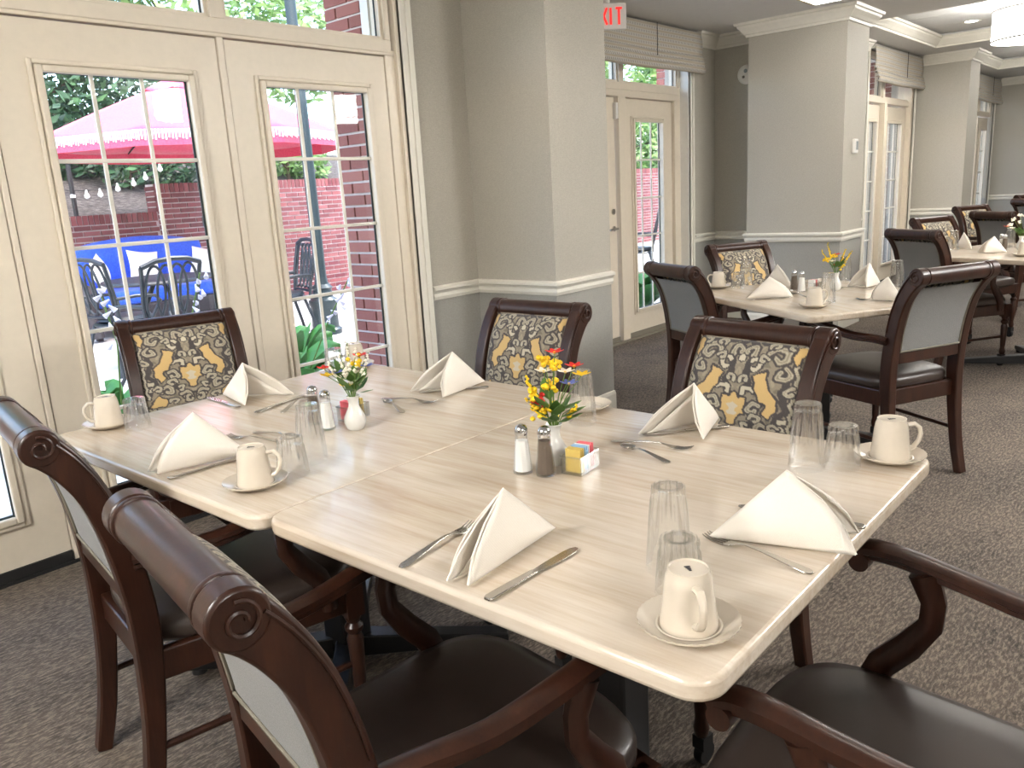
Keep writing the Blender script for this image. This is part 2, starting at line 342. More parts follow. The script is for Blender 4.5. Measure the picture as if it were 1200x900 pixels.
def transom(name, x0, x1, y, z0, z1, mulls):
    g = G(); bars = [x0]+mulls+[x1]; fr = .035
    g.box(x0, x1, y-.01, y+.09, z0, z0+.06); g.box(x0, x1, y-.01, y+.09, z1-.05, z1)
    for i, m in enumerate(bars): g.box(m-(.0 if i == 0 else fr), m+(0 if i == len(bars)-1 else fr), y-.01, y+.09, z0+.06, z1-.05)
    t = struct(g.ob(name, 'door_paint', bevel=.004))
    for i in range(len(bars)-1):
        a, b = bars[i]+fr, bars[i+1]-fr
        box_part('pane', 'pane_glass', t, (a, b, y+.05, y+.054, z0+.06, z1-.05))
        g = G(); sweep_rect(g, a, b, z0+.06, z1-.05, y+.02, .016, .012); g.ob('glazing_bead', 'door_paint', t)
        g = G(); sweep_rect(g, a+.004, b-.004, z0+.064, z1-.054, y+.05, .008, .004); g.ob('gasket', 'post_paint', t)
    return t
def casing(name, x0, x1, zt, y, wd=.075):
    g = G()
    for (a, b, p) in ((0, wd, .016), (wd*.55, wd, .026), (.0, .012, .022)):
        g.box(x0-b, x0-a, y-p, y, 0, zt+b); g.box(x1+a, x1+b, y-p, y, 0, zt+b); g.box(x0-a, x1+a, y-p, y, zt+a, zt+b)
    return struct(g.ob(name, 'trim_paint'))
DY = 3.30
glazed_door('door_1', .15, 1.045, DY, .30, .890)
glazed_door('door_2', 1.075, 1.965, DY, 1.24, 1.826)
glazed_door('door_3', 2.005, 2.895, DY, 2.165, 2.766)
g = G()
for a, b in ((.06, .146), (1.049, 1.071), (1.969, 2.001), (2.899, 2.99)): g.box(a, b, DY-.008, DY+.1, 0, 2.04)
g.box(2.96, 3.01, YW-.004, DY+.1, 0, 2.56); g.box(.05, .09, YW-.004, DY+.1, 0, 2.56)
g.box(.06, 2.99, DY-.012, DY+.1, 2.036, 2.062); struct(g.ob('trim_40', 'door_paint', bevel=.004))
transom('window_1', .06, 2.94, DY-.006, 2.05, 2.56, [1.06, 1.985])
casing('trim_41', .06, 2.985, 2.56, YW)
box_part('trim_42', 'white_plastic', None, (2.99, 3.06, 3.5, 3.56, 0, 2.56))['kind'] = 'structure'
box_part('trim_43', 'dark_rubber', None, (.06, 2.99, DY-.02, 3.55, -.004, .012))['kind'] = 'structure'
# exit doors
EY = 3.85
ed = glazed_door('door_4', 4.98, 5.805, EY, 5.14, 5.64, sweep_mat='plinth')
glazed_door('door_5', 5.945, 6.735, EY, 6.085, 6.565, sweep_mat='plinth')
g = G()
for a, b in ((4.90, 4.975), (5.83, 5.94), (6.74, 6.85)): g.box(a, b, EY-.03, EY+.1, 0, 2.05)
g.box(4.90, 6.85, EY-.03, EY+.1, 2.036, 2.09); struct(g.ob('trim_44', 'door_paint', bevel=.004))
transom('window_2', 4.90, 6.85, EY-.02, 2.09, 2.50, [5.885]); casing('trim_45', 4.905, 6.85, 2.5, 3.74, .07)
box_part('trim_46', 'white_plastic', None, (6.84, 6.875, 3.735, 3.92, 0, 2.5))['kind'] = 'structure'
box_part('trim_47', 'plinth', None, (4.9, 6.86, EY-.06, 3.98, -.003, .014))['kind'] = 'structure'
h = G().lathe([(.022, 0), (.022, -.012), (.012, -.014), (.010, -.05)], 16, (5.755, EY, .98), 'y').ob('lever_handle', 'steel', ed, True)
G().tube([(5.755, EY-.045, .98), (5.72, EY-.05, .978), (5.64, EY-.046, .975)], .010, 8).ob('lever', 'steel', h, True)
G().lathe([(.024, 0), (.024, -.010), (.012, -.012)], 18, (5.755, EY, 1.12), 'y').ob('lock_cylinder', 'steel', ed, True)
sn = box_part('door_sensor', 'white_plastic', ed, (5.785, 5.822, EY-.035, EY, 1.86, 1.99), .006)
# bay doors further along
glazed_door('door_6', 9.29, 9.82, 3.0, 9.40, 9.72, cols=2); glazed_door('door_7', 9.92, 10.82, 3.0, 10.06, 10.62)
g = G()
for a, b in ((9.21, 9.288), (9.83, 9.915), (10.825, 10.91)): g.box(a, b, 2.945, 3.1, 0, 2.05 if a == 9.83 else 2.56)
struct(g.ob('trim_48', 'door_paint')); transom('window_3', 9.22, 10.90, 2.98, 2.05, 2.56, [9.87]); casing('trim_49', 9.225, 10.895, 2.56, 2.95, .05)
glazed_door('door_8', 13.66, 14.3, 2.95, 13.8, 14.2, cols=2); glazed_door('door_9', 14.36, 15.04, 2.95, 14.5, 14.9, cols=2)
transom('window_4', 13.6, 15.1, 2.94, 2.05, 2.56, [14.33]); casing('trim_50', 13.6, 15.1, 2.56, 2.9, .05)

# ------------------------------------------------------------------ roman shades
def m_shade():
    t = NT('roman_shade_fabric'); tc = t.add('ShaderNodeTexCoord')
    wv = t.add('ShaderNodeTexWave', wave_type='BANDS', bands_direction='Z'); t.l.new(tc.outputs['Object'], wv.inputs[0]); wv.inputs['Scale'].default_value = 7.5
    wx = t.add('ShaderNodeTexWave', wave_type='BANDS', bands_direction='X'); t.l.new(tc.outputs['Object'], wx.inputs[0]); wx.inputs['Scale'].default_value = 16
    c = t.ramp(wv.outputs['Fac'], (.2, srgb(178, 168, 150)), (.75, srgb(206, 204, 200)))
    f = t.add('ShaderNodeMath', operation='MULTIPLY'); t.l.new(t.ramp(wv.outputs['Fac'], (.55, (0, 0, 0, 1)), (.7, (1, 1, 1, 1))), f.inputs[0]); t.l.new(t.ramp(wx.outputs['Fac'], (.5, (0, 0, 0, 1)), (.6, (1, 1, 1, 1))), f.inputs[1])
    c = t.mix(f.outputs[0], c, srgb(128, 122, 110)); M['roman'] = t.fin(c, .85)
m_shade()
def roman(x0, x1, y, zt, zb, label):
    t = thing('roman_shade', label, 'blind', (x0, y, zb), 0, 'pleated roman shades above the glazed doors')
    wd, h = x1-x0, zt-zb
    def f(u, v): return (u*wd, -.06-.025*math.sin(v*PI)*(.6+.4*math.sin(u*9)), .12+v*(h-.12))
    G().grid(f, 24, 10).ob('shade_panel', 'roman', t, True, solid=.004)
    for k in range(3):
        def p(u, v, k=k): a = v*PI; return (u*wd, -.055-.03*math.sin(a)-.012*k-.006*math.sin(u*7+k), .15-.045*k+.03*math.cos(a)-.03+.005*math.sin(u*8+k*.4))
        G().grid(p, 24, 8).ob('pleat', 'roman', t, True, solid=.004)
    G().box(0, wd, -.06, 0, h-.04, h).ob('head_rail', 'trim_paint', t)
    G().tube([(wd*.62, -.088, .1), (wd*.62, -.088, h)], .003, 5).ob('cord', 'ink', t)
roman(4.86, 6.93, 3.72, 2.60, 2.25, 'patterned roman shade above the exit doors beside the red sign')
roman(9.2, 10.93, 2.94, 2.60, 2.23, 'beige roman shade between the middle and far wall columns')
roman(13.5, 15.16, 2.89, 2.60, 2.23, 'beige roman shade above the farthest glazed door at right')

# ------------------------------------------------------------------ wall and ceiling fittings
t = thing('exit_sign', 'white exit sign with glowing red letters hanging from the ceiling', 'sign', (5.05, 3.39, 2.39), R(-42)); t.scale = (.9, .9, .9)
G().box(-.155, .155, -.02, .02, 0, .19).ob('housing', 'white_plastic', t, bevel=.006); G().lathe([(.03, .19), (.03, .2555)], 16).ob('mount', 'white_plastic', t, True)
def stroke(g, a, b, wd=.016):
    a = Vector(a); b = Vector(b); d = (b-a).normalized(); n = Vector((-d.y, d.x))*wd/2
    q = [a+n, a-n, b-n, b+n]; g.prism([(p.x, p.y) for p in q], 'y', -.024, -.0195)
def letters(ch, x, wd, z0, z1):
    g = G(); L = {'E': [((0, 0), (0, 1)), ((0, .97), (1, .97)), ((0, .5), (.8, .5)), ((0, .03), (1, .03))], 'X': [((0, 0), (1, 1)), ((0, 1), (1, 0))], 'I': [((.5, 0), (.5, 1))], 'T': [((0, .97), (1, .97)), ((.5, 0), (.5, 1))]}[ch]
    for a, b in L: stroke(g, (x+a[0]*wd, z0+a[1]*(z1-z0)), (x+b[0]*wd, z0+b[1]*(z1-z0)))
    g.ob('letter', 'exit_red', t)
for ch, x, wd in (('E', -.115, .045), ('X', -.05, .05), ('I', .01, .04), ('T', .07, .05)): letters(ch, x, wd, .035, .155)
def disc(name, label, cat, loc, rot, r, parts):
    t = thing(name, label, cat, loc); t.rotation_euler = rot
    G().lathe([(r, 0), (r, .018), (r*.8, .032), (r*.55, .034)], 28).ob('housing', 'white_plastic', t, True)
    for nm, mt, (x, y), rr in parts: G().lathe([(rr, .03), (rr*.8, .038)], 14, (x, y, 0)).ob(nm, mt, t, True)
disc('alarm_strobe', 'round white alarm disc on the dark recess wall by the middle column', 'alarm', (7.36, 3.42, 2.25), (0, R(-90), 0), .085, [('lens', 'lcd', (.03, 0), .02), ('speaker', 'plinth', (-.02, .02), .014)])
disc('smoke_detector', 'small round detector on the ceiling beside the glowing exit sign', 'detector', (5.42, 3.54, 2.62), (R(180), 0, 0), .06, [('lens', 'plinth', (0, 0), .02)])
t = thing('thermostat', 'white wall thermostat on the side of the middle column', 'thermostat', (7.27, 2.415, 1.48))
G().box(-.045, .045, -.026, 0, 0, .12).ob('housing', 'white_plastic', t, bevel=.008); G().box(-.012, .03, -.029, -.024, .03, .1).ob('screen', 'lcd', t, bevel=.002)
def drum(x, y, label, mt='lamp_shade'):
    t = thing('drum_light', label, 'lamp', (x, y, 2.40 if mt == 'lamp_shade' else 2.26), 0, 'drum ceiling lights')
    G().lathe([(.36, 0), (.36, .26)], 48, close=False).ob('shade', mt, t, True); G().lathe([(0, .012), (.352, .012)], 48, close=False).ob('diffuser', mt, t)
    for z in (-.004, .25): G().lathe([(.358, z), (.366, z), (.366, z+.014), (.358, z+.014)], 48, close=False).ob('rim', 'steel', t)
    G().lathe([(.02, .2), (.02, .34), (.07, .345), (.07, .36)], 20).ob('stem', 'steel', t, True)
drum(8.98, 1.42, 'large white drum light glowing in the tray ceiling at right')
drum(12.5, 1.2, 'drum light hanging in the farther ceiling tray')
for x, y, lb in ((4.5, -1.5, 'added fill drum light above the aisle right of the near table'), (-.2, -3.0, 'added fill drum light behind the photographer'), (-1.5, 1.3, 'added fill drum light at the left end of the room'), (6.4, -1.2, 'added fill drum light above the aisle beside the right-edge table')): drum(x, y, lb, 'fill_lamp_shade')  # out-of-view drums added to fill walls and ceiling with light
DL = thing
def downlight(x, y, z, label, e=35):
    t = thing('downlight', label, 'lamp', (x, y, z), 0, 'recessed ceiling downlights')
    G().lathe([(.055, -.002), (.085, -.006), (.09, 0)], 28, close=False).ob('trim_ring', 'white_plastic', t, True); G().lathe([(0, -.003), (.056, -.003)], 24, close=False).ob('lens', 'lamp_disc', t)
    ld = bpy.data.lights.new('downlight_lamp', 'SPOT'); ld.energy = e*LAMP; ld.spot_size = R(128); ld.spot_blend = .9; ld.shadow_soft_size = .12; ld.color = (1, .90, .78)
    lo = bpy.data.objects.new('downlight_lamp', ld); link(lo, t); lo.location = (0, 0, -.03)
downlight(9.85, 2.15, 2.76, 'small recessed downlight in the tray ceiling left of the drum light', 25)
for x, y in ((2.95, 2.35), (5.3, 2.6), (6.45, 1.9), (2.7, .2)):  # all but the near-column one are unseen, added to light the room
    downlight(x, y, ZC, {2.95: 'recessed ceiling downlight close to the near wall column', 5.3: 'added recessed ceiling downlight in front of the exit doors', 6.45: 'added recessed ceiling downlight in front of the middle column', 2.7: 'added recessed ceiling downlight above the aisle beside the near table'}[x], 12)
t = thing('ceiling_fixture', 'cream framed ceiling panel light in front of the middle column', 'lamp', (6.42, 2.36, ZC))
G().box(-.18, .22, -.15, .2, -.03, 0).ob('frame', 'fixture_frame', t, bevel=.008); G().box(-.14, .18, -.11, .16, -.034, -.028).ob('diffuser', 'lamp_shade', t)

# ================================================================== TABLES
ZT = .755
def rrect(hx, hy, r, n=6):
    out = []
    for cx, cy, a0 in ((hx-r, hy-r, 0), (-hx+r, hy-r, 90), (-hx+r, -hy+r, 180), (hx-r, -hy+r, 270)):
        for i in range(n+1):
            a = R(a0+90*i/n); out.append((cx+r*math.cos(a), cy+r*math.sin(a)))
    return out
def table(cx, cy, sx, sy, rz, label, zt=ZT):
    t = thing('dining_table', label, 'table', (cx, cy, 0), rz, 'square pedestal dining tables')
    hx, hy = sx/2, sy/2
    G().prism(rrect(hx, hy, .045), 'z', zt-.032, zt).ob('table_top', 'table', t, True, bevel=.008, seg=3)
    G().box(-hx+.16, hx-.16, -.03, .03, zt-.052, zt-.032).ob('top_brace', 'black_metal', t); G().box(-.03, .03, -hy+.16, hy-.16, zt-.052, zt-.032).ob('top_brace', 'black_metal', t)
    G().box(-.05, .05, -.05, .05, .06, zt-.05).ob('pedestal', 'black_metal', t, bevel=.008)
    for k in range(4):
        a = PI/4+k*PI/2; d = Vector((math.cos(a), math.sin(a), 0)); n = Vector((-d.y, d.x, 0)); L = min(hx, hy)*.92
        vs = [d*.04-n*.03, d*L-n*.025, d*L+n*.025, d*.04+n*.03]
        g = G(); g.add([(v.x, v.y, .018) for v in vs]+[(vs[0].x, vs[0].y, .085), (vs[1].x, vs[1].y, .045), (vs[2].x, vs[2].y, .045), (vs[3].x, vs[3].y, .085)],
                       [(0, 3, 2, 1), (4, 5, 6, 7), (0, 1, 5, 4), (1, 2, 6, 5), (2, 3, 7, 6), (3, 0, 4, 7)])
        f = g.ob('foot', 'black_metal', t, bevel=.004); G().lathe([(.022, 0), (.022, .018)], 14, (d.x*(L-.03), d.y*(L-.03), 0)).ob('glide', 'dark_rubber', f, True)
    return t
table(1.268, 1.828, 1.066, 1.032, 0, 'cream stone-look table top nearer the glazed patio doors')
table(1.232, .848, .972, .926, 0, 'cream stone-look table top nearest the camera, joined to another table', ZT+.003)
TROT = R(-33)
table(3.955, 1.45, .88, 1.07, TROT, 'cream dining table in front of the middle wall column')
table(6.23, .81, 1.07, 1.35, R(-22), 'cream dining table at the right edge with a white flower vase')

# ================================================================== CHAIRS
PROF = [(-.300, 0, .018), (-.272, .12, .020), (-.252, .26, .022), (-.240, .40, .027), (-.238, .50, .029), (-.246, .60, .029), (-.262, .70, .029), (-.288, .79, .029), (-.318, .85, .031), (-.345, .887, .033), (-.366, .908, .036)]
PY = [p[0] for p in PROF]; PZ = [p[1] for p in PROF]
def prof(z): return float(np.interp(z, PZ, PY))
def smoothp(n=40):
    zs = np.linspace(0, 1, n); t = np.linspace(0, 1, len(PROF))
    # Catmull-Rom through the profile
    out = []
    A = np.array(PROF); m = len(A)
    for i in range(m-1):
        p0, p1, p2, p3 = A[max(i-1, 0)], A[i], A[i+1], A[min(i+2, m-1)]
        for s in (0, .33, .66): out.append(.5*((2*p1)+(-p0+p2)*s+(2*p0-5*p1+4*p2-p3)*s*s+(-p0+3*p1-3*p2+p3)*s**3))
    out.append(A[-1]); return np.array(out)
SP = smoothp()
def off(P, d):
    out = []
    for i in range(len(P)):
        t = P[min(i+1, len(P)-1), :2]-P[max(i-1, 0), :2]; t = t/np.hypot(*t); n = np.array([t[1], -t[0]]); out.append(P[i, :2]+n*d*(P[i, 2] if d in (1, -1) else 1)) 
    return np.array(out)
def sdpoly(X, Y, P):
    P = np.array(P); d = np.full(X.shape, 1e9); s = np.ones(X.shape)
    for i in range(len(P)):
        a, b = P[i], P[i-1]; ex, ey = b-a; wx, wy = X-a[0], Y-a[1]; t = np.clip((wx*ex+wy*ey)/(ex*ex+ey*ey), 0, 1)
        d = np.minimum(d, np.hypot(wx-ex*t, wy-ey*t))
        c1 = Y >= a[1]; c2 = Y < b[1]; c3 = ex*wy > ey*wx
        s = np.where((c1 & c2 & c3) | (~c1 & ~c2 & ~c3), -s, s)
    return s*d
def sdline(X, Y, P):
    d = np.full(X.shape, 1e9)
    for a, b in zip(P[:-1], P[1:]):
        ex, ey = b[0]-a[0], b[1]-a[1]; wx, wy = X-a[0], Y-a[1]; t = np.clip((wx*ex+wy*ey)/(ex*ex+ey*ey+1e-12), 0, 1); d = np.minimum(d, np.hypot(wx-ex*t, wy-ey*t))
    return d
def spiral(cx, cy, r0, r1, a0, a1, n=22):
    return [(cx+(r0+(r1-r0)*i/n)*math.cos(R(a0+(a1-a0)*i/n)), cy+(r0+(r1-r0)*i/n)*math.sin(R(a0+(a1-a0)*i/n))) for i in range(n+1)]
def damask(U, V):
    X = np.abs(U)*.46; Y = 1-(1-V)*1.17; X = X+.006*np.sin(Y*60)+.004*np.sin(Y*23+1); Y = Y+.006*np.sin(X*70)+.01*U*np.sin(V*9)
    c = np.zeros(U.shape+(3,)); T = np.array([.25, .21, .145]); D = np.array([.030, .021, .024]); Gd = np.array([.62, .41, .15]); Cr = np.array([.56, .50, .37])
    c[:] = T
    wv = np.sin(X*34+2*np.sin(Y*17))*np.sin(Y*29+2*np.sin(X*21)); c[wv > .62] = T*.62; c[wv < -.72] = T*1.35
    def curl(P, wd, colr, ol=.017, inner=True):
        d = sdline(X, Y, P); c[d < wd+ol] = D; c[d < wd] = colr
        if inner: c[np.abs(d-wd*.55) < .0045] = Cr*.85
    # dark channels
    for P in ([(.0, .99), (.06, .93), (.09, .84), (.05, .70), (.10, .60), (.05, .5)], [(.44, .74), (.38, .66), (.36, .52), (.40, .40), (.34, .28), (.42, .15)], [(.10, .97), (.20, .93), (.30, .96), (.40, .92)], [(.02, .10), (.10, .13), (.16, .22), (.26, .24)]):
        c[sdline(X, Y, P) < .026] = D
    curl(spiral(.05, .87, .055, .02, -60, 220), .018, T*1.1); curl(spiral(.29, .84, .085, .03, 160, -140), .022, T*1.15); curl(spiral(.33, .70, .06, .02, 60, -230), .018, T)
    curl(spiral(.115, .77, .055, .03, -110, 160), .015, Cr, .014, False); curl(spiral(.115, .50, .06, .045, 190, 30), .017, Cr, .014, False)
    curl(spiral(.17, .36, .06, .02, 60, 360), .018, T*1.1); curl(spiral(.40, .24, .055, .02, 120, -160), .020, Cr*.9, .016, False); curl(spiral(.24, .17, .07, .02, 0, 300), .020, T*1.15)
    curl(spiral(.08, .07, .06, .02, 40, 330), .018, T*1.2); curl([(.42, .98), (.41, .80), (.44, .62), (.42, .46), (.44, .30), (.42, .1)], .010, T*1.2, .014)
    for q in ((.06, .62, .04, 200, -60, .012), (.20, .60, .0, 0, 0, 0), (.35, .93, .05, 0, 260, .014), (.22, .93, .045, 200, -80, .013), (.17, .80, .04, 20, 300, .012), (.42, .56, .045, 90, 330, .014), (.20, .27, .05, 180, -90, .014), (.33, .20, .045, 30, 300, .013), (.12, .20, .04, 270, 20, .012), (.05, .02, .05, 90, -180, .014), (.20, .02, .05, 0, 250, .014), (.10, -.10, .05, 60, 330, .014), (.30, -.12, .055, 200, -80, .014), (.42, -.05, .04, 90, 350, .012)):
        if q[5]: curl(spiral(q[0], q[1], q[2], .012, q[3], q[4]), q[5], T*1.25, .012)
    def poly(P, colr, ol=.018):
        d = sdpoly(X, Y, P); c[d < ol] = D; c[d < 0] = colr
    poly([(.13, .66), (.21, .71), (.24, .60), (.29, .53), (.33, .47), (.33, .36), (.29, .30), (.25, .33), (.26, .42), (.21, .45), (.17, .52)], Gd)
    poly([(-.02, .50), (.012, .49), (.04, .44), (.095, .455), (.085, .38), (.10, .31), (.055, .285), (.025, .20), (-.02, .17)], Gd)
    d = np.hypot(X/.9, (Y-.345)/1.5); c[(d < .045+.012*np.sin(Y*90))] = Cr*1.05
    poly([(.38, .95), (.44, .97), (.43, .83), (.405, .79), (.385, .85)], Gd, .014); poly([(.28, -.02), (.27, .07), (.34, .12), (.40, .05), (.42, -.02)], Gd, .016)
    d = sdpoly(X, Y, [(-.02, .86), (.02, .83), (.026, .79), (-.02, .76)]); c[d < .010] = D; c[d < 0] = Cr*1.1
    return np.clip(c, 0, 1)
PROTO = {}
def make_chair(name, label):
    t = thing(name, label, 'chair', (0, 0, 0), 0, 'scroll-back dining armchairs')
    up = SP
    F, B = off(up, 1), off(up, -1)
    XC, HW = .194, .021
    def post(sx):
        g = G(); pts = [tuple(p) for p in F]+[tuple(p) for p in B[::-1]]
        g.prism(pts, 'x', sx*XC-HW, sx*XC+HW); g.lathe([(.037, -HW-.001), (.037, HW+.001)], 26, (sx*XC, -.364, .908), 'x'); return g
    for sx in (-1, 1):
        p = post(sx).ob('back_post', 'wood', t, True, bevel=.005, seg=2)
        sp = [(sx*(XC+HW+.003), -.364+r*math.cos(a), .908+r*math.sin(a)) for r, a in ((.024-.017*i/26, R(100-470*i/26)) for i in range(27))]
        G().tube(sp, .0032, 6, up=(1, 0, 0)).ob('carved_scroll', 'wood', p, True)
        e = [(sx*(XC+HW+.002), y, z) for y, z in off(up[17:29], .021)]; G().tube(e, .003, 6, up=(1, 0, 0)).ob('carved_bead', 'wood', p, True)
    r = G().lathe([(.0335, -XC+HW), (.0335, XC-HW)], 28, (0, -.364, .908), 'x').ob('top_roll', 'wood', t, True)
    for sx in (-1, 1): G().lathe([(.033, -.006), (.0362, -.004), (.037, 0), (.0362, .004), (.033, .006)], 28, (sx*(XC-HW-.008), -.364, .908), 'x').ob('collar', 'wood', r, True)
    G().box(-XC+HW, XC-HW, -.266, -.216, .535, .59).ob('lower_rail', 'wood', t, bevel=.005)
    # upholstered panels
    zs = np.linspace(.585, .885, 60); S = np.array([[np.interp(z, up[:, 1], up[:, 0]), z, .03] for z in zs]); S = np.vstack([S, [[-.340, .899, .03]]])
    nu, nv = 130, 140; li = np.linspace(0, len(S)-1, nv+1); Sy = np.interp(li, np.arange(len(S)), S[:, 0]); Sz = np.interp(li, np.arange(len(S)), S[:, 1]); SS = np.stack([Sy, Sz, np.full(nv+1, .03)], 1)
    hw = XC-HW
    def panel(d0, bul, nu, nv, back=False):
        SS_ = SS[np.linspace(0, len(SS)-1, nv+1).astype(int)]
        if back: SS_ = SS[np.linspace(0, int(len(SS)*.93), nv+1).astype(int)]
        g = G(); vs = []
        base = off(SS_, 2)-SS_[:, :2]; base = base/np.linalg.norm(base, axis=1)[:, None]
        for j in range(nv+1):
            v = j/nv
            for i in range(nu+1):
                u = 2*i/nu-1; b = d0+bul*(1-abs(u)**6)*(1-abs(2*v-1)**8); p = SS_[j, :2]+base[j]*b; vs.append((u*hw, p[0], p[1]))
        g.add(vs, [(j*(nu+1)+i, j*(nu+1)+i+1, (j+1)*(nu+1)+i+1, (j+1)*(nu+1)+i) for j in range(nv) for i in range(nu)]); return g
    g = panel(.010, .028, nu, nv); o = g.ob('back_cushion', 'damask', t, 180)
    U, V = np.meshgrid(np.linspace(-1, 1, nu+1), np.linspace(0, 1, nv+1)); cc = damask(U, V).reshape(-1, 3)
    ca = o.data.color_attributes.new('weave', 'FLOAT_COLOR', 'POINT'); ca.data.foreach_set('color', np.hstack([cc, np.ones((len(cc), 1))]).ravel())
    o['label'] = 'damask cushion with gold medallion and dark scrolls'
    g = panel(-.022, -.004, 12, 30, True); o = g.ob('rear_panel', 'grey_fabric', t, 180); o['label'] = 'plain grey woven back panel'
    e = [v for i, v in enumerate(g.v)]; n1 = 13
    loop = [e[j*n1+0] for j in range(31)]; loopr = [e[j*n1+12] for j in range(31)][::-1]; bt = [e[i] for i in range(12, -1, -1)]
    G().tube([(x*.975, y-.004, z+.006) for x, y, z in loop[::-1]+bt[::-1][1:-1]+loopr[::-1]], .0035, 6).ob('piping', 'welt', t, True)
    # seat
    def seat(zlo, zhi):
        g = G(); n = 48; rings = []
        def outline(k):
            out = []
            for i in range(n):
                a = 2*PI*i/n; ca, sa = math.cos(a), math.sin(a); e_ = .42
                y = .01+.245*(abs(sa)**e_)*(1 if sa >= 0 else -1)*k
                wd = .205+.055*((y+.235)/.49); x = wd*(abs(ca)**e_)*(1 if ca >= 0 else -1)*k
                if y > .18: y += .025*(1-(x/.27)**2)*(y-.18)/.075
                out.append((x, y))
            return out
        for z, k in ((zlo, .97), (zlo+.012, 1.0), (zhi-.028, 1.0), (zhi-.014, .97), (zhi-.005, .86), (zhi, .6), (zhi+.002, .25)): rings.append([(x, y, z) for x, y in outline(k)])
        vs = [v for r in rings for v in r]; m = len(rings)
        g.add(vs, [(j*n+i, j*n+(i+1) % n, (j+1)*n+(i+1) % n, (j+1)*n+i) for j in range(m-1) for i in range(n)]+[tuple(range(n))[::-1], tuple((m-1)*n+i for i in range(n))]); return g
    seat(.418, .478).ob('seat', 'vinyl', t, 180)
    g = G(); g.box(-.2, .2, -.245, -.222, .35, .42); g.ob('apron', 'wood', t, bevel=.004); G().box(-.225, .225, .225, .25, .35, .42).ob('apron', 'wood', t, bevel=.004)
    for sx in (-1, 1):
        G().prism([(sx*.188, -.24), (sx*.212, -.24), (sx*.25, .235), (sx*.226, .235)], 'z', .35, .42).ob('apron', 'wood', t, bevel=.004)
        l = G(); l.box(sx*.232-.023, sx*.232+.023, .20, .246, .335, .42)
        l.lathe([(.012, .075), (.016, .08), (.019, .10), (.014, .125), (.016, .14), (.019, .22), (.021, .27), (.016, .285), (.023, .295), (.023, .305), (.015, .315), (.022, .33), (.022, .336)], 18, (sx*.232, .223, 0))
        lg = l.ob('leg', 'wood', t, True)
        g = G(); g.lathe([(.026, -.011), (.029, -.007), (.029, .007), (.026, .011)], 20, (sx*.232, .213, .029), 'x'); g.box(sx*.232-.016, sx*.232+.016, .200, .236, .045, .078); g.ob('caster', 'dark_rubber', lg, True)
        a = [(sx*.213, -.240, .640), (sx*.232, -.18, .648), (sx*.252, -.08, .650), (sx*.263, .03, .668), (sx*.266, .11, .682), (sx*.266, .165, .684), (sx*.266, .195, .672)]
        P = [Vector(p) for p in a]; A = []
        for i in range(len(P)-1):
            p0, p1, p2, p3 = P[max(i-1, 0)], P[i], P[i+1], P[min(i+2, len(P)-1)]
            for s in (0, .25, .5, .75): A.append(.5*((2*p1)+(-p0+p2)*s+(2*p0-5*p1+4*p2-p3)*s*s+(-p0+3*p1-3*p2+p3)*s**3))
        A.append(P[-1])
        ar = G().tube(A, [.020+.005*(i/len(A)) for i in range(len(A))], 8, .60).ob('arm', 'wood', t, True)
        G().tube([p+Vector((0, 0, -.014)) for p in A[:-2]], .0145, 8, .7).ob('arm_moulding', 'wood', ar, True)
        G().lathe([(.017, -.023), (.018, 0), (.017, .023)], 18, (sx*.266, .180, .660), 'x').ob('arm_scroll', 'wood', ar, True)
        s_ = [(sx*.262, .078, .660), (sx*.262, .060, .610), (sx*.26, .062, .57), (sx*.257, .095, .52), (sx*.252, .135, .475), (sx*.247, .155, .43), (sx*.245, .16, .38)]
        G().tube(s_, [.026, .021, .021, .025, .026, .024, .02], 10, .8, up=(1, 0, 0)).ob('arm_support', 'wood', t, True)
        G().tube([(sx*.228, .22, .20), (sx*.205, -.258, .195)], .009, 8).ob('stretcher', 'wood', t, True)
    return t
CH = [  # x, y, facing angle (deg from +x), label
    (0.89, 1.785, -9, 'armchair beside the far left table half, its scroll back nearest the left edge'),
    (0.77, 0.878, -10, 'closest armchair at the front left, its polished top roll in the foreground'),
    (1.375, 2.66, -105, 'damask-backed chair at the table end in front of the glazed patio doors'),
    (1.875, 1.838, 179, 'damask-backed chair in front of the near wall column behind yellow flowers'),
    (1.73, 0.978, 171.5, 'damask-backed chair in the middle behind the near table'),
    (1.115, 0.235, 90, 'armchair at bottom right whose seat and arms alone are in view'),
    (3.815, 1.83, -29.5, 'grey-backed chair in side view by the exit doors at the middle table'),
    (4.58, 1.945, -118, 'damask-backed chair by the middle wall column behind white napkins'),
    (3.79, 1.11, 63, 'grey-backed armchair seen from behind at right with its dark seat showing'),
    (6.08, 1.33, -31, 'grey-backed chair just left of the right-edge table'),
    (7.12, 1.45, -116, 'small damask-backed chair behind a grey chair at the right-edge table'),
    (9.0, 1.57, -118, 'distant damask-backed chair overlapped by a grey chair near the far column'),
    (8.2, 1.26, -33, 'distant grey-backed chair between the right-edge table and far column'),
    (11.7, 1.5, -118, 'farthest damask-backed chair at the right picture edge'),
    (10.7, 1.38, -33, 'farthest dark-blue shaded chair at the right picture edge')]
chair0 = None
for x, y, a, lab in CH:
    if chair0 is None: chair0 = place(make_chair('dining_chair', lab), (x, y, 0), R(a-90))
    else: dup(chair0, (x, y, 0), R(a-90), lab)

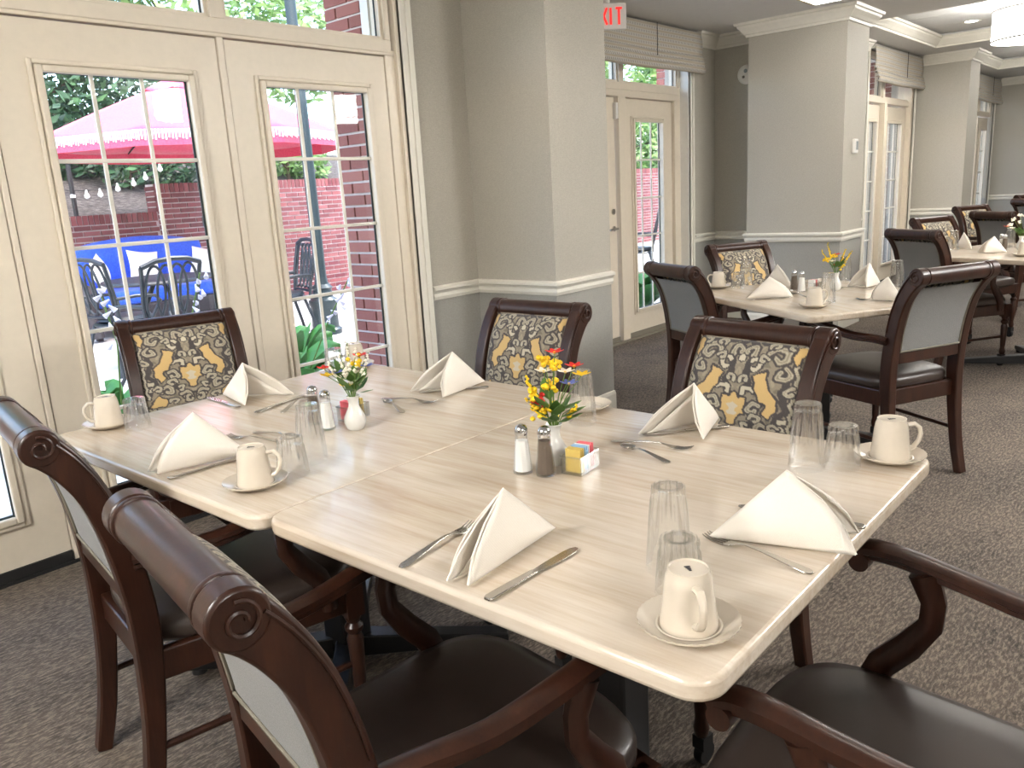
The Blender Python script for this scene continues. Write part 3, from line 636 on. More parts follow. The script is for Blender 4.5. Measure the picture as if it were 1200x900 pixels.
# ================================================================== TABLEWARE
Z = ZT+.0035; Z2 = ZT+.0005
def zsurf(x, y): return ZT+.003 if (y < 1.311 and x < 2) else ZT
def make_cup(label):
    t = thing('coffee_cup', label, 'cup', (0, 0, 0), 0, 'upturned coffee cups')
    G().lathe([(.034, .003), (.0372, 0), (.0382, .002), (.0376, .008), (.0346, .03), (.0322, .054), (.0314, .062), (.0296, .072), (.0272, .078), (.0272, .0815), (.0250, .0818), (.0245, .0795), (0, .0795)], 36).ob('cup_body', 'ceramic', t, True)
    G().tube([(.031, 0, .066), (.045, 0, .068), (.055, 0, .060), (.058, 0, .047), (.054, 0, .032), (.045, 0, .020), (.036, 0, .017)], [.005, .0046, .0044, .0044, .0044, .0048, .006], 10, 1.35, up=(0, 1, 0)).ob('handle', 'ceramic', t, True)
    g = G(); 
    for k in range(4): g.box(-.007+k*.0037, -.0045+k*.0037, -.004+.001*k, .004-.0005*k, .0796, .0800)
    g.box(-.007, .0072, -.001, .0012, .0796, .0801); g.ob('maker_stamp', 'ink', t); return t
def make_saucer(label):
    t = thing('saucer', label, 'saucer', (0, 0, 0), 0, 'cream saucers')
    G().lathe([(0, .006), (.034, .006), (.037, .0045), (.040, .007), (.055, .0105, 0), (.0655, .0165, .6), (.0675, .0172, 1), (.0665, .014, 1), (.052, .006), (.038, .001), (.036, 0), (0, 0)], 72, flute=.02, nf=36).ob('dish', 'ceramic', t, True)
    G().lathe([(.0385, .0072), (.041, .0090), (.0435, .0085)], 48, close=False).ob('well_ring', 'ceramic', t, True); return t
def make_glass(label, tall):
    t = thing('tall_glass' if tall else 'short_glass', label, 'glass', (0, 0, 0), 0, 'upturned tall glasses' if tall else 'upturned short glasses')
    if tall: P = [(.0345, 0), (.0352, .001), (.0335, .03), (.0318, .06, .2), (.0300, .09, .9), (.0278, .112, 1), (.0262, .118, .4), (.0255, .121, .4), (.0262, .124, .8), (.0258, .132, .8), (.0245, .134, .2)]; zt_ = .122
    else: P = [(.0345, 0), (.0352, .001), (.0340, .02), (.0328, .035, .3), (.0315, .052, .9), (.0300, .066, 1), (.0282, .070, .4), (.0278, .073, .4), (.0290, .076, .8), (.0286, .084, .8), (.0270, .086, .2)]; zt_ = .074
    G().lathe([(p[0], p[1], p[2] if len(p) > 2 else 0) for p in P]+[(0, P[-1][1])], 112, flute=.17, nf=14, close=False).ob('bowl', 'tumbler_glass', t, 50)
    inn = [(p[0]-.0022, p[1]) for p in P if p[1] < zt_-.012]; G().lathe(inn+[(inn[-1][0]*.8, zt_-.004), (0, zt_-.002)], 42, close=False).ob('inner_wall', 'clear_plastic', t, 50)
    z = P[-1][1]; G().lathe([(.012, z-.002), (.018, z+.0006), (.0225, z-.001)], 42, close=False).ob('base_ring', 'tumbler_glass', t, True); return t
protos = {}
def put(kind, x, y, rz, label, dz=0):
    mk = {'cup': make_cup, 'saucer': make_saucer, 'tall': lambda l: make_glass(l, True), 'short': lambda l: make_glass(l, False), 'salt': lambda l: make_shaker(l, True), 'pepper': lambda l: make_shaker(l, False), 'caddy': make_caddy, 'vase': make_vase,
          'fork': make_fork, 'knife': make_knife, 'spoon': make_spoon}[kind]
    z = zsurf(x, y)+.0006+dz
    if kind not in protos: protos[kind] = place(mk(label), (x, y, z), rz); return protos[kind]
    return dup(protos[kind], (x, y, z), rz, label)
def make_shaker(label, salt):
    t = thing('salt_shaker' if salt else 'pepper_shaker', label, 'shaker', (0, 0, 0), 0, 'glass table shakers')
    G().lathe([(.0205, 0), (.0215, .004), (.0205, .012), (.0165, .05), (.0135, .078), (.0125, .084)], 10).ob('glass_body', 'tumbler_glass', t)
    G().lathe([(.017, .005), (.0155, .03), (.0135, .055), (.0120, .070) if salt else (.0118, .074)], 10).ob('filling', 'salt_fill' if salt else 'pepper_fill', t)
    G().lathe([(.0132, .082), (.014, .086), (.0138, .094), (.0105, .101), (.005, .104), (0, .1045)], 20).ob('cap', 'chrome', t, True); return t
def make_caddy(label):
    t = thing('sugar_caddy', label, 'caddy', (0, 0, 0), 0, 'clear sweetener caddies'); g = G()
    for b in ((-.037, .037, -.024, .024, 0, .003), (-.037, .037, -.024, -.021, .003, .038), (-.037, .037, .021, .024, .003, .038), (-.037, -.034, -.021, .021, .003, .038), (.034, .037, -.021, .021, .003, .038)): g.box(*b)
    g.ob('box', 'tumbler_glass', t); g = G(); 
    for i in range(9): g.box(-.036+i*.009-.002, -.036+i*.009+.002, -.0255, -.024, .004, .036)
    g.ob('ribs', 'acrylic', t); g = G()
    for s in (-1, 1): g.box(-.0385, .0385, s*.0245-.0012, s*.0245+.0012, .037, .040)
    for s in (-1, 1): g.box(s*.0375-.0012, s*.0375+.0012, -.0245, .0245, .037, .040)
    g.ob('rim', 'acrylic', t); return t
packet_mesh = {}
def packet(c, x, y, rz, lx, ly, label, lean=0, h=.049):
    key = c
    if key not in packet_mesh:
        g = G(); g.box(-.017, .017, -.0016, .0016, 0, h); packet_mesh[key] = g.mesh('sweetener_packet', 'packet_'+c)
    o = bpy.data.objects.new('sweetener_packet', packet_mesh[key]); col.objects.link(o); tag(o, label, 'packet', c+' packets')
    q = Matrix.Rotation(rz, 4, 'Z') @ Vector((lx, ly, 0)); o.location = (x+q.x, y+q.y, zsurf(x, y)+.0046); o.rotation_euler = (lean, 0, rz+R(90) if False else rz+PI/2)
def make_vase(label):
    t = thing('bud_vase', label, 'vase', (0, 0, 0), 0, 'white bud vases')
    G().lathe([(0, .0), (.018, 0), (.024, .006), (.0285, .020, .5), (.027, .034, .5), (.019, .050), (.0135, .062), (.0125, .072), (.0150, .082), (.0185, .088), (.0170, .088), (.0120, .078), (0, .07)], 40, flute=.06, nf=10).ob('vase_body', 'white_ceramic', t, True)
    G().lathe([(.0172, .0865), (.0190, .0885), (.0172, .0895)], 32, close=False).ob('rim', 'white_ceramic', t, True); return t
def blade(g, pts, wds, z, th=.0016):
    n = len(pts); vs = []
    for (x, zz), wd in zip(pts, wds): vs += [(x, -wd, z+zz), (x, wd, z+zz), (x, wd, z+zz+th), (x, -wd, z+zz+th)]
    fs = [(0, 1, 2, 3), tuple((n-1)*4+k for k in (3, 2, 1, 0))]
    for i in range(n-1):
        for k in range(4): fs.append((i*4+k, (i+1)*4+k, (i+1)*4+(k+1) % 4, i*4+(k+1) % 4))
    g.add(vs, fs)
HND = [(-.095, .0006), (-.085, .001), (-.05, .004), (-.01, .008), (.02, .009)]; HW_ = [.004, .0085, .0065, .0042, .003]
def make_fork(label):
    t = thing('fork', label, 'fork', (0, 0, 0), 0, 'steel forks'); g = G(); blade(g, HND+[(.035, .006), (.046, .003), (.058, .001)], HW_+[.0035, .009, .0115], 0); g.ob('handle', 'steel', t, 60, bevel=.0006)
    for k in range(4):
        g = G(); y = (k-1.5)*.006; vs = [(.0565, y, .0018), (.075, y, .0014), (.088, y, .004), (.096, y, .0075)]; g.tube(vs, [.0020, .0018, .0016, .0010], 6); g.ob('tine', 'steel', t, True)
    return t
def make_knife(label):
    t = thing('knife', label, 'knife', (0, 0, 0), 0, 'steel knives'); g = G(); blade(g, [(-.105, .0008), (-.098, .001), (-.05, .0012), (-.002, .0014), (.002, .0014)], [.005, .0085, .0082, .0062, .0060], 0, .0045); g.ob('handle', 'steel', t, 60, bevel=.0015)
    g = G(); blade(g, [(.001, .0024), (.04, .002), (.08, .002), (.098, .002), (.106, .002)], [.0062, .0088, .0095, .0078, .003], 0, .0016); g.ob('blade', 'steel', t, 60, bevel=.0005); return t
def make_spoon(label):
    t = thing('spoon', label, 'spoon', (0, 0, 0), 0, 'steel teaspoons'); g = G(); blade(g, [(x*.82-.005, z) for x, z in HND]+[(.026, .004), (.032, .003)], HW_+[.003, .004], 0); g.ob('handle', 'steel', t, 60, bevel=.0006)
    def f(u, v):
        a = 2*PI*u; r = v; x = .050+.0215*r*math.cos(a); y = .0145*r*math.sin(a)*(1-.18*math.cos(a)); return (x, y, .0012+.0065*r*r)
    G().grid(f, 28, 8).ob('bowl', 'steel', t, 180, solid=.0012); return t
def lay(kind, a, b, label, dz=0):
    # a: handle end, b: business end
    x, y = (a[0]+b[0])/2, (a[1]+b[1])/2; return put(kind, x, y, math.atan2(b[1]-a[1], b[0]-a[0]), label, dz)
def napkin(F1, F2, B, h, label, z=None):
    F1, F2, B = (Vector((p[0], p[1], 0)) for p in (F1, F2, B)); z = zsurf(B.x, B.y)+.0042 if z is None else z
    c = (F1+F2+B)/3; mid = (F1+F2)/2; A = mid*.52+B*.48; A.z = h
    t = thing('folded_napkin', label, 'napkin', (c.x, c.y, z), 0, 'cream folded napkins')
    fwd = (mid-B).normalized()
    def wing(F, k, sh=1.0):
        out = (F-(F1+F2+B)/3); side = (A-B).cross(F-B); side.normalize()
        if side.dot(out) < 0: side = -side
        def fn(u, v):
            # u along ridge B->A, v from ridge towards F
            P = B+(A-B)*u; Q = B+(F-B)*u*sh; p = P*(1-v)+Q*v
            bul = math.sin(PI*v)*math.sin(PI*u*.85)*.014*k
            p = p+side*bul+Vector((0, 0, 0)); 
            p = p+fwd*(.020*math.sin(PI*v)**1.2*u**4); p = p-c; return (p.x, p.y, max(p.z, .0005))
        return fn
    g = G(); g.grid(wing(F1, 1), 16, 16); g.ob('cloth_wing', 'napkin', t, 180, solid=.0022); g = G(); g.grid(wing(F2, 1), 16, 16); g.ob('cloth_wing', 'napkin', t, 180, solid=.0022)
    # inner folded layers seen through the opening, rolled hem at the front corners
    s = .86
    for F, k in ((F1, .3), (F2, .3)):
        Fi = F*.9+mid*.1; Fi = Fi+(B-Fi)*.06
        Fs = Fi
        def fn(u, v, Fs=Fs): P = B+(A-B)*u*s; Q = B+(Fs-B)*u; p = P*(1-v)+Q*v-c; return (p.x, p.y, max(p.z-.004, .0008))
        G().grid(fn, 10, 10).ob('inner_fold', 'napkin', t, 180, solid=.0018)
    for F in (F1, F2):
        d = (A-F); e = F-c; G().tube([(e.x, e.y, .0016), *[(p.x, p.y, p.z) for p in (F+d*.33+fwd*.017-c, F+d*.66+fwd*.017-c)], (A.x-c.x, A.y-c.y, A.z)], [.0022, .002, .0018, .0016], 6).ob('hem', 'napkin', t, True)
    return t
def bouquet(x, y, z, label, spec, sc_=1.0, rz=0):
    t = thing('flower_bouquet', label, 'flowers', (x, y, z), rz); rs = random.Random(len(label))
    for i, (dx, dy, h, mat, kind) in enumerate(spec):
        e = Vector((dx*sc_, dy*sc_, h*sc_)); b = Vector((dx*.06, dy*.06, -.012)); m = (b+e)/2+Vector((-dx*.12, -dy*.12, .01))
        G().tube([b, m, e], .0011, 5).ob('stem', 'stem_green', t, True)
        g = G()
        if kind == 'daisy':
            for k in range(6):
                a = 2*PI*k/6; d = Vector((math.cos(a), math.sin(a), .35)); n = Vector((-math.sin(a), math.cos(a), 0))
                vs = [e, e+d*.010+n*.006, e+d*.018+n*.003, e+d*.020, e+d*.018-n*.003, e+d*.010-n*.006]; g.add(vs, [(0, 1, 2, 3), (0, 3, 4, 5)])
            o = g.ob('blossom', mat, t, solid=.0008); G().lathe([(0, -.002), (.0035, 0), (.003, .003), (0, .004)], 10, e).ob('flower_centre', 'yellow_petal', o, True)
        elif kind == 'spike':
            for k in range(11):
                q = b.lerp(e, .55+.045*k)+Vector((rs.uniform(-.004, .004), rs.uniform(-.004, .004), rs.uniform(-.002, .002))); r = .0066-.0003*k
                g.lathe([(0, -r), (r, 0), (0, r)], 6, q)
            g.ob('blossom', mat, t, True)
        else:
            for k in range(14):
                q = e+Vector((rs.gauss(0, .0075), rs.gauss(0, .0075), rs.gauss(0, .006))); r = rs.uniform(.0045, .0068); g.lathe([(0, -r), (r*.8, -r*.5), (r, 0), (r*.8, r*.5), (0, r)], 6, q)
            g.ob('blossom', mat, t, True)
    for k in range(16):
        a = rs.uniform(0, 2*PI); d = Vector((math.cos(a), math.sin(a), rs.uniform(.2, 1.3))).normalized(); n = d.cross(Vector((0, 0, 1))).normalized(); L = rs.uniform(.028, .05)*sc_; b = d*rs.uniform(.005, .03)+Vector((0, 0, rs.uniform(0, .03)))
        wd = L*.28; G().add([b, b+d*L*.35+n*wd, b+d*L*.75+n*wd*.6, b+d*L, b+d*L*.75-n*wd*.6, b+d*L*.35-n*wd], [(0, 1, 2, 3), (0, 3, 4, 5)]).ob('leaf', 'bouquet_leaf', t, solid=.0006)
    for k in range(40):
        q = Vector((rs.gauss(0, .02), rs.gauss(0, .02), rs.uniform(.01, .075)))*sc_
    return t

# ---- near table
put('saucer', .850, .468, .2, 'saucer with the front cup at the near table corner'); put('cup', .850, .468, R(-133), 'upturned coffee cup nearest the camera, handle towards the viewer', .0062)
put('short', .926, .524, .1, 'short glass directly behind the front coffee cup'); put('tall', .985, .575, .3, 'tall glass behind the front coffee cup and short glass')
lay('fork', (1.086, .394), (1.118, .583), 'fork lying left of the right-hand napkin at the near table end')
lay('knife', (1.285, .392), (1.262, .585), 'knife half hidden behind the right-hand napkin at the near table end')
napkin((1.255, .385), (1.172, .362), (1.115, .575), .118, 'large cream napkin at the right table edge beside the front fork')
napkin((.756, .822), (.764, .786), (1.003, .808), .114, 'cream napkin standing in the foreground between fork and knife')
lay('fork', (.752, .922), (.938, .942), 'fork left of the foreground napkin'); lay('knife', (.753, .737), (.958, .731), 'knife right of the foreground napkin')
put('salt', 1.199, 1.043, 0, 'salt shaker beside the yellow flower vase'); put('pepper', 1.212, .993, .2, 'pepper shaker in front of the yellow flower vase')
CX, CY, CR = 1.272, .950, R(8)
put('caddy', CX, CY, CR, 'clear caddy of sweetener packets beside the pepper shaker')
for c, xs_ in (('yellow', (-.027, -.0205, -.0135)), ('blue', (-.003, .004)), ('white', (.011,)), ('pink', (.021, .028))):
    for i, q in enumerate(xs_): packet(c, CX, CY, CR, q, 0, '%s %s sweetener packet from the front, in the caddy beside the pepper shaker' % (('first', 'second', 'third')[i], c))
put('vase', 1.276, 1.018, 0, 'white vase of yellow and red flowers on the near table')
bouquet(1.276, 1.018, ZT+.09, 'bouquet of yellow and red flowers in the near table vase', [(-.030, .030, .085, 'yellow_petal', 'spike'), (-.004, .008, .105, 'yellow_petal', 'ball'), (.006, .0, .098, 'yellow_petal', 'ball'), (.006, -.004, .118, 'red_petal', 'daisy'), (.022, -.03, .095, 'red_petal', 'daisy'),
    (.014, -.018, .086, 'white_petal', 'daisy'), (-.02, .02, .055, 'yellow_petal', 'ball'), (.0, .004, .065, 'yellow_petal', 'ball'), (.012, -.026, .068, 'blue_petal', 'daisy'), (.03, -.038, .08, 'yellow_petal', 'daisy'), (-.022, .034, .045, 'yellow_petal', 'spike'), (-.01, .015, .022, 'yellow_petal', 'ball'), (.004, .0, .028, 'yellow_petal', 'ball'), (-.006, .01, .088, 'white_petal', 'daisy'), (-.01, .022, .04, 'red_petal', 'ball'), (.025, -.03, .03, 'yellow_petal', 'spike')], 1.3)
put('tall', 1.555, 1.147, .2, 'tall glass behind the yellow and red flowers'); put('saucer', 1.665, 1.215, 0, 'empty saucer behind the tall glass and yellow flowers')
lay('spoon', (1.405, .826), (1.445, .962), 'teaspoon crossing a fork in the middle of the near table'); lay('fork', (1.468, .975), (1.494, .840), 'fork crossed under a teaspoon in the middle of the near table', .001)
napkin((1.532, .970), (1.572, .826), (1.745, .876), .108, 'cream napkin in front of the middle damask chair')
lay('knife', (1.705, .818), (1.53, .97), 'knife under the napkin in front of the middle damask chair')
put('tall', 1.519, .572, 0, 'tall glass left of a short glass at the right table corner'); put('short', 1.562, .517, 0, 'short glass left of the right corner cup')
put('saucer', 1.648, .452, .1, 'saucer with the cup at the right table corner'); put('cup', 1.648, .452, R(-52), 'upturned coffee cup at the right table corner, handle to the right', .0062)
# ---- table half by the patio doors
put('saucer', .880, 2.285, 0, 'saucer with the cup at the far left table corner'); put('cup', .880, 2.285, R(170), 'upturned coffee cup at the far left table corner, handle to the left', .0062)
put('short', .915, 2.185, 0, 'short glass beside the far left corner cup')
napkin((.748, 1.772), (.752, 1.738), (.955, 1.69), .122, 'cream napkin in front of the leftmost armchair'); lay('knife', (.758, 1.690), (.955, 1.676), 'knife along the napkin in front of the leftmost armchair')
lay('fork', (1.055, 1.690), (1.005, 1.875), 'fork beyond the napkin of the leftmost armchair'); lay('spoon', (1.066, 1.838), (1.092, 1.70), 'teaspoon half hidden behind the tall glass at left')
put('saucer', .840, 1.480, 0, 'saucer with the cup near the seam of the two tables'); put('cup', .840, 1.480, R(-48), 'upturned coffee cup near the seam of the two tables', .0062)
put('short', .927, 1.470, 0, 'short glass beside the cup near the table seam'); put('tall', 1.008, 1.512, 0, 'tall glass left of the white flower vase by the seam')
napkin((1.205, 2.125), (1.362, 2.105), (1.25, 2.325), .108, 'cream napkin in front of the damask chair by the patio doors')
lay('knife', (1.190, 2.135), (1.205, 2.335), 'knife left of the napkin by the patio doors'); lay('knife', (1.180, 2.022), (1.375, 2.075), 'knife right of the napkin by the patio doors'); lay('fork', (1.215, 1.945), (1.37, 2.045), 'fork lying by the knife near the pale flower vase', .003)
put('salt', 1.190, 1.700, 0, 'salt shaker left of the pale mixed flower vase'); put('pepper', 1.205, 1.775, 0, 'shaker behind the tall glass left of the pale flower vase')
put('caddy', 1.292, 1.722, R(8), 'clear sweetener caddy behind the pale mixed flower vase')
for c, xs_ in (('pink', (-.028, -.023, -.018, -.012)), ('blue', (.0, .006)), ('yellow', (.016, .022))):
    for i, q in enumerate(xs_): packet(c, 1.292, 1.722, R(8), q, 0, '%s %s sweetener packet from the left, in the caddy behind the pale flowers' % (('first', 'second', 'third', 'fourth')[i], c))
put('vase', 1.228, 1.632, .3, 'white vase of pale mixed flowers near the patio doors')
bouquet(1.228, 1.632, ZT+.088, 'bouquet of pale cream, red and blue flowers near the patio doors', [(-.03, .03, .075, 'white_petal', 'spike'), (-.012, .012, .088, 'white_petal', 'spike'), (.0, .0, .112, 'white_petal', 'spike'), (.012, -.012, .1, 'white_petal', 'spike'), (.028, -.03, .09, 'white_petal', 'spike'), (-.034, .04, .06, 'red_petal', 'daisy'), (.016, -.016, .082, 'red_petal', 'daisy'),
    (.012, -.01, .07, 'yellow_petal', 'ball'), (-.02, .02, .05, 'blue_petal', 'daisy'), (.022, -.026, .06, 'blue_petal', 'daisy'), (-.032, .034, .045, 'yellow_petal', 'daisy'), (-.004, .004, .06, 'white_petal', 'spike'), (.02, -.02, .05, 'white_petal', 'spike'), (-.004, .012, .02, 'yellow_petal', 'daisy')], 1.25)
lay('spoon', (1.393, 1.630), (1.462, 1.80), 'teaspoon crossing a fork right of the pale flowers'); lay('fork', (1.475, 1.79), (1.505, 1.655), 'fork crossed with a teaspoon right of the pale flowers', .001)
napkin((1.567, 1.795), (1.560, 1.650), (1.775, 1.683), .112, 'cream napkin in front of the damask chair at the near column'); lay('knife', (1.745, 1.605), (1.558, 1.785), 'knife under the napkin at the near column chair')
put('saucer', 1.728, 2.262, 0, 'saucer with the cup in the far table corner by the brick pier'); put('cup', 1.728, 2.262, R(60), 'upturned cup in the far table corner behind the pale flowers', .0062); put('short', 1.635, 2.255, 0, 'short glass beside the far corner cup behind the pale flowers')
# ---- middle table
put('saucer', 3.545, 1.320, 0, 'saucer at the front corner of the middle table'); put('cup', 3.545, 1.320, R(-48), 'upturned cup at the front corner of the middle table', .0062); put('tall', 3.70, 1.318, 0, 'tall glass beside the front cup of the middle table')
put('saucer', 4.04, 2.03, 0, 'saucer at the left corner of the middle table'); put('cup', 4.04, 2.03, R(130), 'upturned cup at the left corner of the middle table', .0062); put('short', 4.06, 1.925, 0, 'short glass beside the left cup of the middle table'); put('tall', 4.235, 1.96, 0, 'tall glass in front of the damask chair at the middle table')
put('tall', 4.29, 1.19, 0, 'tall glass beside the grey armchair back at the middle table'); put('tall', 4.46, 1.50, 0, 'tall glass right behind the yellow vase on the middle table')
napkin((3.80, 1.52), (3.84, 1.57), (3.68, 1.70), .10, 'front-left cream napkin on the middle table'); lay('knife', (3.64, 1.68), (3.80, 1.52), 'knife under the front-left napkin on the middle table'); lay('spoon', (3.83, 1.47), (3.91, 1.57), 'teaspoon in front of the shakers on the middle table')
napkin((4.13, 1.66), (4.19, 1.72), (4.28, 1.87), .11, 'cream napkin between the damask chair and shakers on the middle table'); lay('fork', (4.18, 1.60), (4.06, 1.70), 'fork under the back-left napkin on the middle table')
napkin((4.24, 1.41), (4.22, 1.31), (4.36, 1.285), .115, 'right back cream napkin on the middle table'); lay('fork', (4.18, 1.28), (4.20, 1.45), 'fork left of the right back napkin on the middle table')
napkin((3.87, 1.18), (3.80, 1.15), (3.80, 1.02), .105, 'cream napkin beside the grey armchair on the middle table'); lay('fork', (3.80, 1.04), (3.82, 1.23), 'fork left of the napkin beside the grey armchair')
put('pepper', 4.05, 1.615, 0, 'pepper shaker on the middle table'); put('salt', 4.01, 1.560, 0, 'salt shaker on the middle table'); put('caddy', 4.09, 1.53, R(-10), 'clear caddy with a red packet on the middle table')
for c, q, wd in (('white', -.02, 'leftmost'), ('white', -.01, 'second'), ('pink', .0, 'single'), ('white', .015, 'rightmost')): packet(c, 4.09, 1.53, R(-10), q, 0, '%s %s sweetener packet in the caddy on the middle table' % (wd, c))
put('vase', 4.105, 1.425, 0, 'white vase of yellow flowers on the middle table')
bouquet(4.105, 1.425, ZT+.088, 'bouquet of tall yellow flowers on the middle table', [(-.045, .05, .10, 'yellow_petal', 'spike'), (-.03, .03, .13, 'yellow_petal', 'spike'), (.02, -.03, .10, 'yellow_petal', 'spike'), (.035, -.05, .09, 'yellow_petal', 'spike'), (-.03, .035, .06, 'yellow_petal', 'ball'), (-.01, .012, .075, 'yellow_petal', 'ball'), (.002, -.002, .078, 'red_petal', 'daisy'), (-.012, .016, .05, 'white_petal', 'daisy'), (.004, 0, .03, 'red_petal', 'daisy'), (.016, -.02, .03, 'yellow_petal', 'ball')], 1.15)
# ---- right-edge table
napkin((6.38, 1.29), (6.44, 1.33), (6.52, 1.42), .11, 'rear cream napkin on the right-edge table'); napkin((6.10, 1.16), (6.13, 1.20), (6.17, 1.04), .105, 'front cream napkin on the right-edge table')
put('salt', 6.40, 1.115, 0, 'shaker beside the white vase on the right-edge table'); put('pepper', 6.37, 1.09, 0, 'second shaker beside the white vase on the right-edge table'); put('tall', 6.52, 1.085, 0, 'tall glass behind the white vase on the right-edge table'); put('vase', 6.40, 1.0, 0, 'white vase of white flowers on the right-edge table')
put('tall', 6.36, 1.40, 0, 'tall glass behind the grey chair on the right-edge table'); put('saucer', 5.93, .905, 0, 'saucer on the right-edge table cut by the frame'); put('cup', 5.93, .905, R(-40), 'upturned cup at the right picture edge', .0062)
bouquet(6.40, 1.0, ZT+.088, 'bouquet of white flowers at the right picture edge', [(dx, -dx*1.1+dy, h, 'white_petal', k) for dx, dy, h, k in ((-.05, 0, .07, 'ball'), (-.03, .01, .10, 'ball'), (-.01, 0, .12, 'ball'), (.02, 0, .1, 'spike'), (.0, .02, .08, 'ball'), (.03, 0, .06, 'ball'), (-.04, 0, .05, 'daisy'))]+[(-.065, .07, .06, 'red_petal', 'daisy')], 1.15)

# ================================================================== OUTSIDE
GZ = -.05
pt = struct(G().box(-12, 30, 3.52, 16, GZ-.3, GZ).ob('floor_patio', 'concrete'))
struct(G().box(-30, 60, 16, 60, GZ-.3, GZ).ob('floor_garden', 'mulch'))
bm = {}
def brick_mesh(L, D, H, mat):
    k = (L, D, H, mat)
    if k not in bm: bm[k] = G().box(-L/2, L/2, -D/2, D/2, -H/2, H/2).mesh('brick', mat)
    return bm[k]
# garden wall: high right part, low left part
WY, WT, WL, XS = 10.6, 1.70, 1.345, 5.16; CO = .0677
gw = wall('wall_garden', [(XS, 26, WY+.012, WY+.25, GZ, WT-.002), (-6, XS, WY+.012, WY+.25, GZ, WL-.002)], 'mortar')
stuff = G(); nb = 0
def wall_brick(x0, x1, z0, z1, vis):
    global nb
    L, H = round(x1-x0, 3), round(z1-z0, 3)
    if vis and nb < 300:
        o = bpy.data.objects.new('brick', brick_mesh(L, .06, H, 'brick_far')); link(o, gw); o.location = ((x0+x1)/2, WY+.025+rng.uniform(-.003, .003), (z0+z1)/2); nb += 1
    else: stuff.box(x0, x1, WY-.004, WY+.03, z0, z1)
def wall_courses(xa, xb, zt, visx):
    x = xa
    while x < xb-.06:
        wall_brick(x, x+.054, zt-.115, zt, visx[0] < x < visx[1]); x += .068
    z = zt-.115-.013; r = 0
    while z-.0577 > GZ:
        x = xa-(.105 if r % 2 else 0)
        while x < xb:
            a, b = max(x, xa), min(x+.2, xb)
            if b-a > .05: wall_brick(a, b-.006, z-.0525, z, visx[0] < a < visx[1] and (z > .55 or a > 6.4) and r < 14)
            x += .21
        z -= CO; r += 1
wall_courses(XS, 25.9, WT, (XS, 7.9)); wall_courses(-6, XS-.01, WL, (3.7, XS))
zz = WL
while zz < WT-.05: stuff.box(XS-.016, XS+.03, WY-.002, WY+.25, zz, zz+.0525); zz += CO
stuff.ob('brickwork', 'brick_far', gw)['kind'] = 'stuff'
# brick piers against the building
def pier(name, x, y0, y1, wd, ztop, mat, pieces):
    p = wall(name, [(x+.012, x+wd, y0, y1, GZ, ztop)], 'mortar'); g = G(); z = GZ; r = 0
    while z < ztop-.06:
        y = y0-(.105 if r % 2 else 0)
        while y < y1:
            a, b = max(y, y0), min(y+.2, y1)
            if b-a > .03:
                if pieces:
                    o = bpy.data.objects.new('brick', brick_mesh(.06, round(b-a-.004, 3), .0545, mat)); link(o, p); o.location = (x+.03+rng.uniform(-.002, .002), (a+b)/2, z+.0289)
                else: g.box(x, x+.04, a, b, z, z+.0577)
            y += .21
        xx = x+.07
        while xx < x+wd-.03: g.box(xx, min(xx+.2, x+wd), y1-.02, y1+.006, z, z+.0577); xx += .21
        z += CO; r += 1
    if g.v: g.ob('brickwork', mat, p)['kind'] = 'stuff'
pier('wall_pier', 3.05, 3.535, 3.945, .5, 2.75, 'brick_clay', True)
pier('wall_pier_far', 7.75, 4.2, 4.6, .6, 2.75, 'brick_clay', False); pier('wall_pier_bay', 10.92, 3.2, 3.75, .5, 2.75, 'brick_clay', False)
# slope of mulch behind the low wall
struct(G().add([(-6, WY+.25, 1.25), (XS+.3, WY+.25, 1.25), (XS+.3, 13.5, 2.1), (-6, 13.5, 2.3), (-6, 16, 2.6), (30, 16, 2.2), (30, 13.5, 1.7), (30, WY+.25, 1.2)], [(0, 1, 2, 3), (3, 2, 6, 5, 4), (1, 7, 6, 2)]).ob('floor_mulch_bank', 'mulch', solid=.04))

# lamp post
t = thing('lamp_post', 'dark green lamp post standing on the patio before the brick wall', 'lamp post', (5.18, 7.22, GZ))
G().lathe([(.17, 0), (.17, .05), (.145, .07), (.14, .30), (.155, .33), (.155, .37), (.11, .40), (.10, .48), (.115, .50), (.075, .54), (.062, .62)], 12).ob('base', 'post_paint', t, 30)
G().lathe([(.062, .62), (.055, 3.6)], 16).ob('shaft', 'post_paint', t, True); G().lathe([(.055, 3.6), (.12, 3.66), (.19, 4.0), (.10, 4.15), (0, 4.25)], 12).ob('lantern', 'bulb_glass', t, True)
# parasol
t = thing('patio_umbrella', 'large pink-red patio umbrella with white fringe over the lounge', 'umbrella', (5.0, 9.08, GZ)); t.scale = (1.29, 1.29, 1.08)
G().tube([(0, 0, 0), (0, 0, 2.86)], .024, 12).ob('pole', 'iron_paint', t, True); G().lathe([(.28, 0), (.28, .05), (.06, .09), (.035, .30), (.03, .34)], 24).ob('base', 'iron_paint', t, True)
cr = G().tube([(.02, 0, 1.16), (.07, 0, 1.16), (.10, 0, 1.12)], .012, 8).ob('crank', 'chrome', t, True); G().lathe([(.04, 1.10), (.045, 1.12), (.045, 1.2), (.03, 1.24)], 14).ob('crank_housing', 'iron_paint', t, True)
NR = 8; RR = 1.36
def canopy(r0, r1, z0, z1, nm):
    def f(u, v):
        a = 2*PI*u; k = (u*NR) % 1; e = math.cos(PI/NR)/math.cos((k-.5)*2*PI/NR); r = (r0+(r1-r0)*v); z = z0+(z1-z0)*v**1.08-.03*math.sin(PI*k)*v; return (r*e*math.cos(a), r*e*math.sin(a), z)
    return G().grid(f, 64, 10).ob(nm, 'red_canvas', t, 180, solid=.004)
